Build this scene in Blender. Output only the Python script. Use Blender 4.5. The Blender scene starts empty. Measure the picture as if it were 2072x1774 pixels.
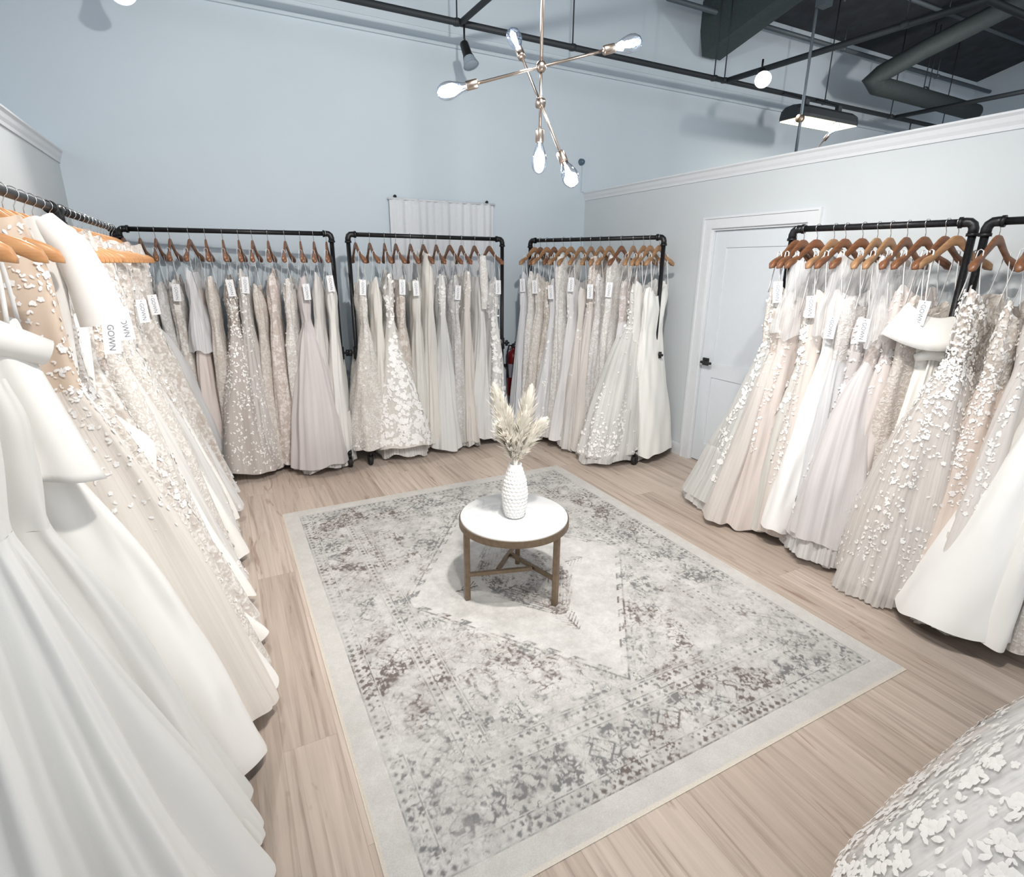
import bpy, math, random
import numpy as np
from mathutils import Vector, Matrix
PI = math.pi
R = random.Random(11)
NR = np.random.RandomState(5)
C = bpy.context.scene.collection
scene = bpy.context.scene

# ------------------------------------------------------------------ materials
def new_mat(name):
    m = bpy.data.materials.new(name); m.use_nodes = True
    nt = m.node_tree
    return m, nt, nt.nodes['Principled BSDF']

def N(nt, kind, **kw):
    n = nt.nodes.new(kind)
    for k, v in kw.items():
        if k in n.inputs: n.inputs[k].default_value = v
        else: setattr(n, k, v)
    return n

def L(nt, a, b): nt.links.new(a, b)

def ramp(nt, fac, stops):
    r = nt.nodes.new('ShaderNodeValToRGB')
    e = r.color_ramp.elements
    while len(e) < len(stops): e.new(0.5)
    for i, (p, c) in enumerate(stops):
        e[i].position = p; e[i].color = (c[0], c[1], c[2], 1) if hasattr(c, '__len__') else (c, c, c, 1)
    L(nt, fac, r.inputs['Fac']); return r

def lin(h):
    h = h.lstrip('#'); out = []
    for i in (0, 2, 4):
        v = int(h[i:i+2], 16) / 255
        out.append(v / 12.92 if v <= .04045 else ((v + .055) / 1.055) ** 2.4)
    return tuple(out)

def simple(name, col, rough=.5, metal=0, noise=0.0, scale=30, bump=0.0, **kw):
    m, nt, b = new_mat(name)
    col = lin(col) if isinstance(col, str) else col
    b.inputs['Roughness'].default_value = rough
    b.inputs['Metallic'].default_value = metal
    for k, v in kw.items(): b.inputs[k].default_value = v
    tc = N(nt, 'ShaderNodeTexCoord')
    nz = N(nt, 'ShaderNodeTexNoise', Scale=scale, Detail=5.0)
    L(nt, tc.outputs['Object'], nz.inputs['Vector'])
    lo = tuple(max(0, c * (1 - noise)) for c in col); hi = tuple(min(1, c * (1 + noise)) for c in col)
    rp = ramp(nt, nz.outputs['Fac'], [(.3, lo), (.7, hi)])
    L(nt, rp.outputs['Color'], b.inputs['Base Color'])
    if bump:
        bp = N(nt, 'ShaderNodeBump', Strength=bump, Distance=.01)
        L(nt, nz.outputs['Fac'], bp.inputs['Height']); L(nt, bp.outputs['Normal'], b.inputs['Normal'])
    return m

M = {}
M['wall'] = simple('wall_paint', (.60, .635, .655), .85, noise=.015, scale=2, bump=.02)
M['wall_high'] = simple('upper_wall_paint', (.565, .635, .69), .9, noise=.02, scale=1.5)
M['trim'] = simple('trim_paint', (.70, .72, .745), .45, noise=.01)
M['door'] = simple('door_paint', (.66, .70, .745), .4, noise=.01)
M['black_pipe'] = simple('black_iron_pipe', (.012, .012, .014), .42, .3, noise=.3, scale=60, bump=.15)
M['black'] = simple('black_plastic', (.012, .012, .014), .45)
M['rubber'] = simple('black_rubber', (.01, .01, .01), .7)
M['track'] = simple('ceiling_track_paint', (.02, .025, .03), .6)
M['conduit'] = simple('grey_conduit', (.10, .12, .135), .5, .2)
M['ceiling'] = simple('dark_ceiling', (.028, .032, .04), .95, noise=.3, scale=6, bump=.1)
M['beam'] = simple('dark_green_beam', (.05, .066, .068), .7, noise=.1)
M['duct'] = simple('duct_paint', (.05, .062, .062), .7, noise=.1)
M['nickel'] = simple('brushed_nickel', (.40, .33, .28), .3, 1.0)
M['chrome'] = simple('chrome_wire', (.75, .75, .75), .18, 1.0)
M['bronze'] = simple('antique_bronze', (.22, .165, .115), .42, .75, noise=.15, scale=40)
M['vase'] = simple('white_glaze', (.80, .80, .79), .22, noise=.01)
M['tag'] = simple('white_card', (.80, .80, .82), .6)
M['ink'] = simple('grey_ink', (.22, .24, .27), .7)
M['red'] = simple('red_enamel', (.16, .005, .008), .35)
M['label_grey'] = simple('grey_label', (.32, .32, .38), .5)
M['green'] = simple('green_tag', (.03, .42, .19), .5)
M['plume'] = simple('pampas_cream', (.88, .85, .79), .9, noise=.06, scale=80)
m, nt, b = new_mat('pampas_hair'); M['plume_hair'] = m
b.inputs['Base Color'].default_value = (.90, .87, .81, 1); b.inputs['Roughness'].default_value = .9
tl = N(nt, 'ShaderNodeBsdfTranslucent'); tl.inputs['Color'].default_value = (.92, .89, .83, 1)
ms = N(nt, 'ShaderNodeMixShader'); ms.inputs[0].default_value = .45
L(nt, b.outputs[0], ms.inputs[1]); L(nt, tl.outputs[0], ms.inputs[2]); L(nt, ms.outputs[0], nt.nodes['Material Output'].inputs['Surface'])
M['reflector'] = simple('lamp_reflector', (.30, .36, .42), .4)
M['ribbon'] = simple('white_ribbon', (.86, .85, .84), .5)
M['curtain'] = simple('curtain_cloth', (.66, .68, .71), .9, noise=.03, scale=90)

def wood(name, c1, c2, scale=(6, 60, 60)):
    m, nt, b = new_mat(name)
    tc = N(nt, 'ShaderNodeTexCoord'); mp = N(nt, 'ShaderNodeMapping', Scale=scale)
    nz = N(nt, 'ShaderNodeTexNoise', Scale=1.0, Detail=6.0, Distortion=.6)
    L(nt, tc.outputs['Object'], mp.inputs['Vector']); L(nt, mp.outputs['Vector'], nz.inputs['Vector'])
    rp = ramp(nt, nz.outputs['Fac'], [(.3, c1), (.7, c2)])
    L(nt, rp.outputs['Color'], b.inputs['Base Color']); b.inputs['Roughness'].default_value = .38
    return m
M['wood_dark'] = wood('chestnut_wood', (.15, .062, .028), (.24, .105, .05))
M['wood_mid'] = wood('maple_wood', (.29, .155, .075), (.40, .23, .12))
M['wood_lit'] = wood('lit_hanger_wood', (.52, .24, .095), (.68, .36, .16))  # light on the left-rack hangers is painted into this wood colour

def emis(name, col, s):
    m, nt, b = new_mat(name)
    b.inputs['Emission Color'].default_value = (*col, 1); b.inputs['Emission Strength'].default_value = s
    b.inputs['Base Color'].default_value = (*col, 1)
    return m
M['filament'] = emis('glowing_filament', (.92, .97, 1.0), 60)
M['spot_on'] = emis('lit_spot_face', (1, .98, .94), 45)
M['tube_on'] = emis('lit_tubes', (1, .97, .74), 1.1)

m, nt, b = new_mat('bulb_glass'); M['glass'] = m
g = N(nt, 'ShaderNodeBsdfGlossy', Roughness=.03); t = N(nt, 'ShaderNodeBsdfTransparent')
lw = N(nt, 'ShaderNodeLayerWeight', Blend=.35); mx = N(nt, 'ShaderNodeMixShader')
L(nt, lw.outputs['Facing'], mx.inputs[0]); L(nt, t.outputs[0], mx.inputs[1]); L(nt, g.outputs[0], mx.inputs[2])
g.inputs['Color'].default_value = (.8, .88, 1, 1)
L(nt, mx.outputs[0], nt.nodes['Material Output'].inputs['Surface'])

# marble
m, nt, b = new_mat('white_marble'); M['marble'] = m
tc = N(nt, 'ShaderNodeTexCoord')
n1 = N(nt, 'ShaderNodeTexNoise', Scale=3.2, Detail=6.0, Distortion=1.6)
n2 = N(nt, 'ShaderNodeTexNoise', Scale=2.4, Detail=3.0, Distortion=.4)
L(nt, tc.outputs['Object'], n1.inputs['Vector']); L(nt, tc.outputs['Object'], n2.inputs['Vector'])
r1 = ramp(nt, n1.outputs['Fac'], [(.44, (.68, .69, .70)), (.50, (.34, .38, .43)), (.55, (.68, .69, .70))])
r2 = ramp(nt, n2.outputs['Fac'], [(.42, (0, 0, 0)), (.72, (1, 1, 1))])
mm = N(nt, 'ShaderNodeMixRGB'); mm.inputs[1].default_value = (.69, .70, .705, 1)
L(nt, r2.outputs['Color'], mm.inputs[0]); L(nt, r1.outputs['Color'], mm.inputs[2])
L(nt, mm.outputs[0], b.inputs['Base Color']); b.inputs['Roughness'].default_value = .25

# floor planks running along room y
m, nt, b = new_mat('vinyl_planks'); M['floor'] = m
tc = N(nt, 'ShaderNodeTexCoord')
mp = N(nt, 'ShaderNodeMapping', Rotation=(0, 0, PI / 2))
br = N(nt, 'ShaderNodeTexBrick', Scale=1.0); br.offset = .37; br.offset_frequency = 2
for k, v in (('Mortar Size', .0012), ('Brick Width', 1.22), ('Row Height', .18), ('Mortar Smooth', .3), ('Bias', 0.0)): br.inputs[k].default_value = v
br.inputs['Color1'].default_value = (0, 0, 0, 1); br.inputs['Color2'].default_value = (1, 1, 1, 1); br.inputs['Mortar'].default_value = (.5, .5, .5, 1)
L(nt, tc.outputs['Object'], mp.inputs['Vector']); L(nt, mp.outputs['Vector'], br.inputs['Vector'])
tone = ramp(nt, br.outputs['Color'], [(0, (.43, .35, .295)), (1, (.53, .445, .385))])
mp2 = N(nt, 'ShaderNodeMapping', Scale=(34, 1.3, 1)); L(nt, tc.outputs['Object'], mp2.inputs['Vector'])
addv = N(nt, 'ShaderNodeVectorMath', operation='ADD'); L(nt, mp2.outputs['Vector'], addv.inputs[0])
mulv = N(nt, 'ShaderNodeVectorMath', operation='SCALE'); L(nt, br.outputs['Color'], mulv.inputs[0]); mulv.inputs['Scale'].default_value = 9
L(nt, mulv.outputs[0], addv.inputs[1])
gn = N(nt, 'ShaderNodeTexNoise', Scale=1.0, Detail=7.0, Roughness=.62, Distortion=.9); L(nt, addv.outputs[0], gn.inputs['Vector'])
gr = ramp(nt, gn.outputs['Fac'], [(.30, (.60, .55, .52)), (.47, (.95, .94, .93)), (.72, (1.22, 1.22, 1.22))])
mu = N(nt, 'ShaderNodeMixRGB', blend_type='MULTIPLY'); mu.inputs[0].default_value = .85
L(nt, tone.outputs['Color'], mu.inputs[1]); L(nt, gr.outputs['Color'], mu.inputs[2])
kn = N(nt, 'ShaderNodeTexNoise', Scale=1.0, Detail=3.0, Distortion=2.0)
mp3 = N(nt, 'ShaderNodeMapping', Scale=(11, 1.8, 1)); L(nt, tc.outputs['Object'], mp3.inputs['Vector']); L(nt, mp3.outputs['Vector'], kn.inputs['Vector'])
kr = ramp(nt, kn.outputs['Fac'], [(.27, (.58, .48, .42)), (.36, (1, 1, 1))])
mu2 = N(nt, 'ShaderNodeMixRGB', blend_type='MULTIPLY'); mu2.inputs[0].default_value = .8
L(nt, mu.outputs[0], mu2.inputs[1]); L(nt, kr.outputs['Color'], mu2.inputs[2])
mo = N(nt, 'ShaderNodeMixRGB', blend_type='MULTIPLY'); L(nt, br.outputs['Fac'], mo.inputs[0])
L(nt, mu2.outputs[0], mo.inputs[1]); mo.inputs[2].default_value = (.80, .76, .73, 1)
L(nt, mo.outputs[0], b.inputs['Base Color']); b.inputs['Roughness'].default_value = .5
bp = N(nt, 'ShaderNodeBump', Strength=.15, Distance=.002); L(nt, gn.outputs['Fac'], bp.inputs['Height']); L(nt, bp.outputs['Normal'], b.inputs['Normal'])

# rug: woven pattern held in a colour attribute
m, nt, b = new_mat('woven_rug'); M['rug'] = m
at = N(nt, 'ShaderNodeAttribute', attribute_name='weave')
tc = N(nt, 'ShaderNodeTexCoord'); nz = N(nt, 'ShaderNodeTexNoise', Scale=260.0, Detail=2.0)
L(nt, tc.outputs['Object'], nz.inputs['Vector'])
rp = ramp(nt, nz.outputs['Fac'], [(.3, .86), (.7, 1.0)])
mu = N(nt, 'ShaderNodeMixRGB', blend_type='MULTIPLY'); mu.inputs[0].default_value = 1
L(nt, at.outputs['Color'], mu.inputs[1]); L(nt, rp.outputs['Color'], mu.inputs[2]); L(nt, mu.outputs[0], b.inputs['Base Color'])
b.inputs['Roughness'].default_value = .95

_fab = {}
def fabric(kind, col):
    key = kind + str(col)
    if key in _fab: return _fab[key]
    m, nt, b = new_mat(kind + '_fabric')
    c = lin(col); wm = .58 if kind in ('lace', 'guipure') else .42
    c = tuple(a * (1 - wm) + b_ * wm for a, b_ in zip(c, (.88, .87, .86)))
    uv = N(nt, 'ShaderNodeUVMap'); tc = N(nt, 'ShaderNodeTexCoord')
    b.inputs['Base Color'].default_value = (*c, 1)
    b.inputs['Sheen Weight'].default_value = .25; b.inputs['Sheen Roughness'].default_value = .5
    out = nt.nodes['Material Output']
    if kind == 'satin':
        b.inputs['Roughness'].default_value = .42
        nz = N(nt, 'ShaderNodeTexNoise', Scale=5.0, Detail=2.0, Distortion=.5); L(nt, tc.outputs['Object'], nz.inputs['Vector'])
        bp = N(nt, 'ShaderNodeBump', Strength=.22, Distance=.03); L(nt, nz.outputs['Fac'], bp.inputs['Height']); L(nt, bp.outputs['Normal'], b.inputs['Normal'])
    elif kind == 'crepe':
        b.inputs['Roughness'].default_value = .75
        nz = N(nt, 'ShaderNodeTexNoise', Scale=400.0, Detail=2.0); L(nt, tc.outputs['Object'], nz.inputs['Vector'])
        bp = N(nt, 'ShaderNodeBump', Strength=.15, Distance=.002); L(nt, nz.outputs['Fac'], bp.inputs['Height']); L(nt, bp.outputs['Normal'], b.inputs['Normal'])
    elif kind in ('tulle', 'sheer', 'organza'):
        b.inputs['Roughness'].default_value = .85
        mp = N(nt, 'ShaderNodeMapping', Scale=(48, 1.0, 1)); L(nt, uv.outputs[0], mp.inputs['Vector'])
        nz = N(nt, 'ShaderNodeTexNoise', Scale=1.0, Detail=4.0, Distortion=.7); L(nt, mp.outputs['Vector'], nz.inputs['Vector'])
        bp = N(nt, 'ShaderNodeBump', Strength=.25, Distance=.01); L(nt, nz.outputs['Fac'], bp.inputs['Height']); L(nt, bp.outputs['Normal'], b.inputs['Normal'])
        rp = ramp(nt, nz.outputs['Fac'], [(.3, tuple(x * .93 for x in c)), (.65, tuple(min(1, x * 1.03) for x in c))])
        L(nt, rp.outputs['Color'], b.inputs['Base Color'])
        lo, hi = dict(tulle=(.80, 1.0), sheer=(.30, .62), organza=(.6, .85))[kind]
        if kind != 'tulle':
            mr = N(nt, 'ShaderNodeMapRange'); L(nt, nz.outputs['Fac'], mr.inputs[0]); mr.inputs[1].default_value = .3; mr.inputs[2].default_value = .7
            mr.inputs[3].default_value = lo; mr.inputs[4].default_value = hi
            L(nt, mr.outputs[0], b.inputs['Alpha'])
    elif kind in ('lace', 'guipure'):
        b.inputs['Roughness'].default_value = .8
        v = N(nt, 'ShaderNodeTexVoronoi', Scale=42.0 if kind == 'lace' else 26.0)
        nz = N(nt, 'ShaderNodeTexNoise', Scale=30.0, Detail=3.0); L(nt, tc.outputs['Object'], nz.inputs['Vector'])
        mxv = N(nt, 'ShaderNodeMixRGB'); mxv.inputs[0].default_value = .12
        L(nt, tc.outputs['Object'], mxv.inputs[1]); L(nt, nz.outputs['Color'], mxv.inputs[2]); L(nt, mxv.outputs[0], v.inputs['Vector'])
        dark = tuple(x * f for x, f in zip(c, (.84, .80, .77) if kind == 'lace' else (.76, .70, .66)))
        rp = ramp(nt, v.outputs['Distance'], [(.30, tuple(min(1, x * 1.08) for x in c)), (.62, dark)])
        L(nt, rp.outputs['Color'], b.inputs['Base Color'])
        bp = N(nt, 'ShaderNodeBump', Strength=.7, Distance=.006, invert=True); L(nt, v.outputs['Distance'], bp.inputs['Height']); L(nt, bp.outputs['Normal'], b.inputs['Normal'])
    if kind != 'satin':
        # thin cloth lets some light through
        tl = N(nt, 'ShaderNodeBsdfTranslucent'); tl.inputs['Color'].default_value = (*c, 1)
        ms = N(nt, 'ShaderNodeMixShader'); ms.inputs[0].default_value = .22
        if kind in ('sheer', 'organza'):
            ms.inputs[0].default_value = 0.0
        L(nt, b.outputs[0], ms.inputs[1]); L(nt, tl.outputs[0], ms.inputs[2]); L(nt, ms.outputs[0], out.inputs['Surface'])
    _fab[key] = m
    return m
M['motif'] = simple('lace_motif', (.88, .865, .85), .6, noise=.03, scale=200)
M['motif_sparkle'] = simple('sequin_motif', (.90, .885, .86), .25, noise=.05, scale=300)

# ------------------------------------------------------------------ mesh helpers
def mesh_obj(name, verts, faces, mat, parent=None, smooth=True, loc=None, uvs=None):
    me = bpy.data.meshes.new(name)
    me.from_pydata([tuple(v) for v in verts], [], [tuple(f) for f in faces])
    if smooth: me.polygons.foreach_set('use_smooth', [True] * len(me.polygons))
    if uvs is not None:
        ul = me.uv_layers.new(name='UVMap')
        idx = np.zeros(len(me.loops), int); me.loops.foreach_get('vertex_index', idx)
        ul.data.foreach_set('uv', np.asarray(uvs, np.float32)[idx].ravel())
    me.validate(); me.update()
    if mat: me.materials.append(mat)
    o = bpy.data.objects.new(name, me); C.objects.link(o)
    if parent: o.parent = parent
    if loc is not None: o.location = loc
    return o

class MB:
    def __init__(s): s.v = []; s.f = []
    def add(s, v, f):
        n = len(s.v); s.v += [tuple(p) for p in v]; s.f += [tuple(i + n for i in q) for q in f]; return s
    def box(s, lo, hi):
        x0, y0, z0 = lo; x1, y1, z1 = hi
        return s.add([(x0,y0,z0),(x1,y0,z0),(x1,y1,z0),(x0,y1,z0),(x0,y0,z1),(x1,y0,z1),(x1,y1,z1),(x0,y1,z1)],
                     [(0,3,2,1),(4,5,6,7),(0,1,5,4),(1,2,6,5),(2,3,7,6),(3,0,4,7)])
    def beam(s, a, b, w, h=None, up=(0,0,1)):
        a = Vector(a); b = Vector(b); h = h or w; d = (b - a).normalized(); up = Vector(up)
        if abs(d.dot(up)) > .98: up = Vector((1, 0, 0))
        x = d.cross(up).normalized() * w / 2; y = x.cross(d).normalized() * h / 2
        return s.add([a-x-y, a+x-y, a+x+y, a-x+y, b-x-y, b+x-y, b+x+y, b-x+y],
                     [(0,3,2,1),(4,5,6,7),(0,1,5,4),(1,2,6,5),(2,3,7,6),(3,0,4,7)])
    def tube(s, pts, r, n=10, caps=True):
        pts = [Vector(p) for p in pts]; rr = r if hasattr(r, '__len__') else [r] * len(pts)
        base = len(s.v); ref = None
        for i, p in enumerate(pts):
            d = (pts[min(i+1, len(pts)-1)] - pts[max(i-1, 0)]).normalized()
            if ref is None:
                ref = Vector((0,0,1)) if abs(d.z) < .9 else Vector((1,0,0))
            x = d.cross(ref)
            if x.length < 1e-4: x = d.orthogonal()
            x.normalize(); y = d.cross(x).normalized(); ref = x.cross(d)
            for k in range(n):
                a = 2 * PI * k / n; s.v.append(tuple(p + (x * math.cos(a) + y * math.sin(a)) * rr[i]))
        for i in range(len(pts) - 1):
            for k in range(n):
                a = base + i * n + k; b_ = base + i * n + (k + 1) % n
                s.f.append((a, b_, b_ + n, a + n))
        if caps:
            s.f.append(tuple(base + k for k in range(n))[::-1]); e = base + (len(pts) - 1) * n
            s.f.append(tuple(e + k for k in range(n)))
        return s
    def lathe(s, prof, o=(0,0,0), axis=(0,0,1), n=24):
        """prof = [(r, h)] along axis from o"""
        ax = Vector(axis).normalized(); x = ax.orthogonal().normalized(); y = ax.cross(x); o = Vector(o); base = len(s.v)
        for r, h in prof:
            for k in range(n):
                a = 2 * PI * k / n; s.v.append(tuple(o + ax * h + (x * math.cos(a) + y * math.sin(a)) * max(r, 1e-4)))
        for i in range(len(prof) - 1):
            for k in range(n):
                a = base + i * n + k; b_ = base + i * n + (k + 1) % n
                s.f.append((a, b_, b_ + n, a + n))
        return s
    def build(s, name, mat, parent=None, smooth=False, loc=None):
        o = mesh_obj(name, s.v, s.f, mat, parent, smooth, loc)
        return o

def bevel(o, w=.003, seg=2):
    md = o.modifiers.new('bevel', 'BEVEL'); md.width = w; md.segments = seg; md.limit_method = 'ANGLE'; return o

def tag(o, label=None, cat=None, group=None, kind=None):
    if label: o['label'] = label
    if cat: o['category'] = cat
    if group: o['group'] = group
    if kind: o['kind'] = kind
    return o

def thing(name, label, cat, loc=(0,0,0), group=None, rotz=0):
    o = bpy.data.objects.new(name, None); C.objects.link(o); o.location = loc; o.rotation_euler = (0, 0, rotz)
    o.empty_display_size = .1
    return tag(o, label, cat, group)

def dup(root, loc, rotz):
    r = root.copy(); C.objects.link(r); r.location = loc; r.rotation_euler = (0, 0, rotz)
    def rec(src, dst):
        for ch in list(src.children):
            if ch == dst: continue
            c = ch.copy(); C.objects.link(c); c.parent = dst; rec(ch, c)
    rec(root, r); return r

def struct(o): o['kind'] = 'structure'; return o

# ------------------------------------------------------------------ camera
F_PX, PITCH, ROLL, YAW = 1116., 17.4, 0.5, 27.6
p, r, yw = map(math.radians, (PITCH, ROLL, YAW))
Fv = Vector((0, math.cos(p), -math.sin(p))); Rv = Vector((1, 0, 0)); Uv = Rv.cross(Fv)
R2 = Rv * math.cos(r) + Uv * math.sin(r); U2 = -Rv * math.sin(r) + Uv * math.cos(r)
RM = Matrix.Rotation(-yw, 3, 'Z')
Fv, R2, U2 = RM @ Fv, RM @ R2, RM @ U2
cam = bpy.data.cameras.new('camera'); co = bpy.data.objects.new('camera', cam); C.objects.link(co)
mw = Matrix((R2, U2, -Fv)).transposed().to_4x4(); mw.translation = (0, 0, 1.6)
co.matrix_world = mw; cam.sensor_width = 36; cam.lens = F_PX / 2072 * 36; cam.clip_start = .05
scene.camera = co

# ------------------------------------------------------------------ room shell
XL, XR, YB, PH = -.83, 3.49, 5.1, 2.32
struct(MB().box((-5, -3.5, -.08), (11, 5.3, 0)).build('floor', M['floor']))
# tall back wall with a slight ledge near the top
mb = MB().box((-5, YB, 0), (10.4, YB + .15, 5.2))
struct(mb.build('wall_back', M['wall_high']))
struct(MB().box((-5, YB - .022, 3.36), (10.3, YB, 3.385)).build('trim_1', M['wall_high']))
struct(MB().box((-5, YB - .006, 3.47), (10.3, YB, 3.485)).build('trim_2', M['wall_high']))
struct(MB().box((XL - .11, -2.2, 0), (XL, YB, PH - .08)).build('wall_left', M['wall']))
DY0, DY1, DZ = 2.52, 3.34, 1.885       # door opening
mb = MB().box((XR, -2.2, 0), (XR + .11, DY0, PH - .08)).box((XR, DY1, 0), (XR + .11, YB, PH - .08)).box((XR, DY0, DZ), (XR + .11, DY1, PH - .08))
struct(mb.build('wall_right', M['wall']))
def crown(name, x, sgn, y0, y1):
    prof = [(0, -.08), (.008, -.08), (.010, -.062), (.018, -.045), (.024, -.022), (.034, -.010), (.034, 0), (-.12, 0), (-.12, -.012), (-.0, -.012)]
    v = []; f = []; n = len(prof)
    for y in (y0, y1):
        for a, h in prof: v.append((x + sgn * a, y, PH + h))
    for i in range(n): f.append((i, (i + 1) % n, n + (i + 1) % n, n + i))
    f.append(tuple(range(n))[::-1]); f.append(tuple(range(n, 2 * n)))
    return struct(mesh_obj(name, v, f, M['trim'], smooth=False))
crown('trim_3', XL, 1, -2.2, YB); crown('trim_4', XR, -1, -2.2, YB)
struct(MB().box((XL, -2.2, 0), (XL + .013, YB, .1)).build('baseboard_left', M['trim']))
struct(MB().box((XL + .013, YB - .013, 0), (XR - .013, YB, .1)).build('baseboard_back', M['trim']))
struct(MB().box((XR - .013, -2.2, 0), (XR, DY0 - .09, .1)).box((XR - .013, DY1 + .09, 0), (XR, YB - .013, .1)).build('baseboard_right', M['trim']))
# door casing + door
mb = MB()
for y0, y1 in ((DY0 - .085, DY0), (DY1, DY1 + .085)):
    mb.box((XR - .018, y0, 0), (XR, y1, DZ)); 
mb.box((XR - .018, DY0 - .085, DZ), (XR, DY1 + .085, DZ + .085))
mb.box((XR - .026, DY0 - .085, DZ + .07), (XR - .018, DY1 + .085, DZ + .085))
mb.box((XR - .026, DY1 + .068, 0), (XR - .018, DY1 + .085, DZ + .07)).box((XR - .026, DY0 - .085, 0), (XR - .018, DY0 - .068, DZ + .07))
mb.box((XR, DY1 - .015, 0), (XR + .11, DY1, DZ)).box((XR, DY0, 0), (XR + .11, DY0 + .015, DZ)).box((XR, DY0 + .015, DZ - .015), (XR + .11, DY1 - .015, DZ))
struct(mb.build('trim_5', M['trim']))
def door_mesh():
    x = XR + .022; mb = MB(); y0, y1 = DY0 + .018, DY1 - .018
    mb.box((x + .008, y0, .01), (x + .04, y1, DZ - .018))
    s = .115
    rails = [(.01, .17), (.74, .86), (DZ - .14, DZ - .018)]
    for a, b_ in rails: mb.box((x, y0 + s, a), (x + .008, y1 - s, b_))
    mb.box((x, y0, .01), (x + .008, y0 + s, DZ - .018)).box((x, y1 - s, .01), (x + .008, y1, DZ - .018))
    return mb
door = door_mesh().build('door_1', M['door']); struct(door)
hb = MB().box((XR + .008, 3.245, .83), (XR + .022, 3.305, .89)).lathe([(.011, 0), (.011, .045)], (XR + .01, 3.275, .86), (-1, 0, 0), 12)
hb.beam((XR - .032, 3.285, .86), (XR - .032, 3.175, .86), .014, .02)
bevel(hb.build('door_handle', M['black'], door), .002)

# roof: dark ceiling rising from the back wall toward the front, big beam, outer wall
SL = .24
def roof_z(y, base=4.22): return base + SL * (YB - y)
mb = MB(); y0, y1 = -3.5, YB
mb.add([(-5, y0, roof_z(y0)), (10.4, y0, roof_z(y0)), (10.4, y1, roof_z(y1)), (-5, y1, roof_z(y1)),
        (-5, y0, roof_z(y0) + .1), (10.4, y0, roof_z(y0) + .1), (10.4, y1, roof_z(y1) + .1), (-5, y1, roof_z(y1) + .1)],
       [(0,1,2,3),(7,6,5,4),(0,4,5,1),(1,5,6,2),(2,6,7,3),(3,7,4,0)])
struct(mb.build('ceiling', M['ceiling']))
struct(MB().box((10.3, -3.5, 0), (10.45, YB, 6.3)).build('wall_outer', M['wall_high']))
mb = MB()
mb.beam((4.97, YB, 3.95), (4.97, -1.0, roof_z(-1.0, 3.95)), .26, .50); struct(mb.build('trim_6', M['beam']))
mb = MB()
for y in (3.4, 1.6): mb.beam((5.1, y, roof_z(y) - .08), (10.3, y, roof_z(y) - .08), .09, .16)
struct(mb.build('trim_7', M['beam']))

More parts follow.
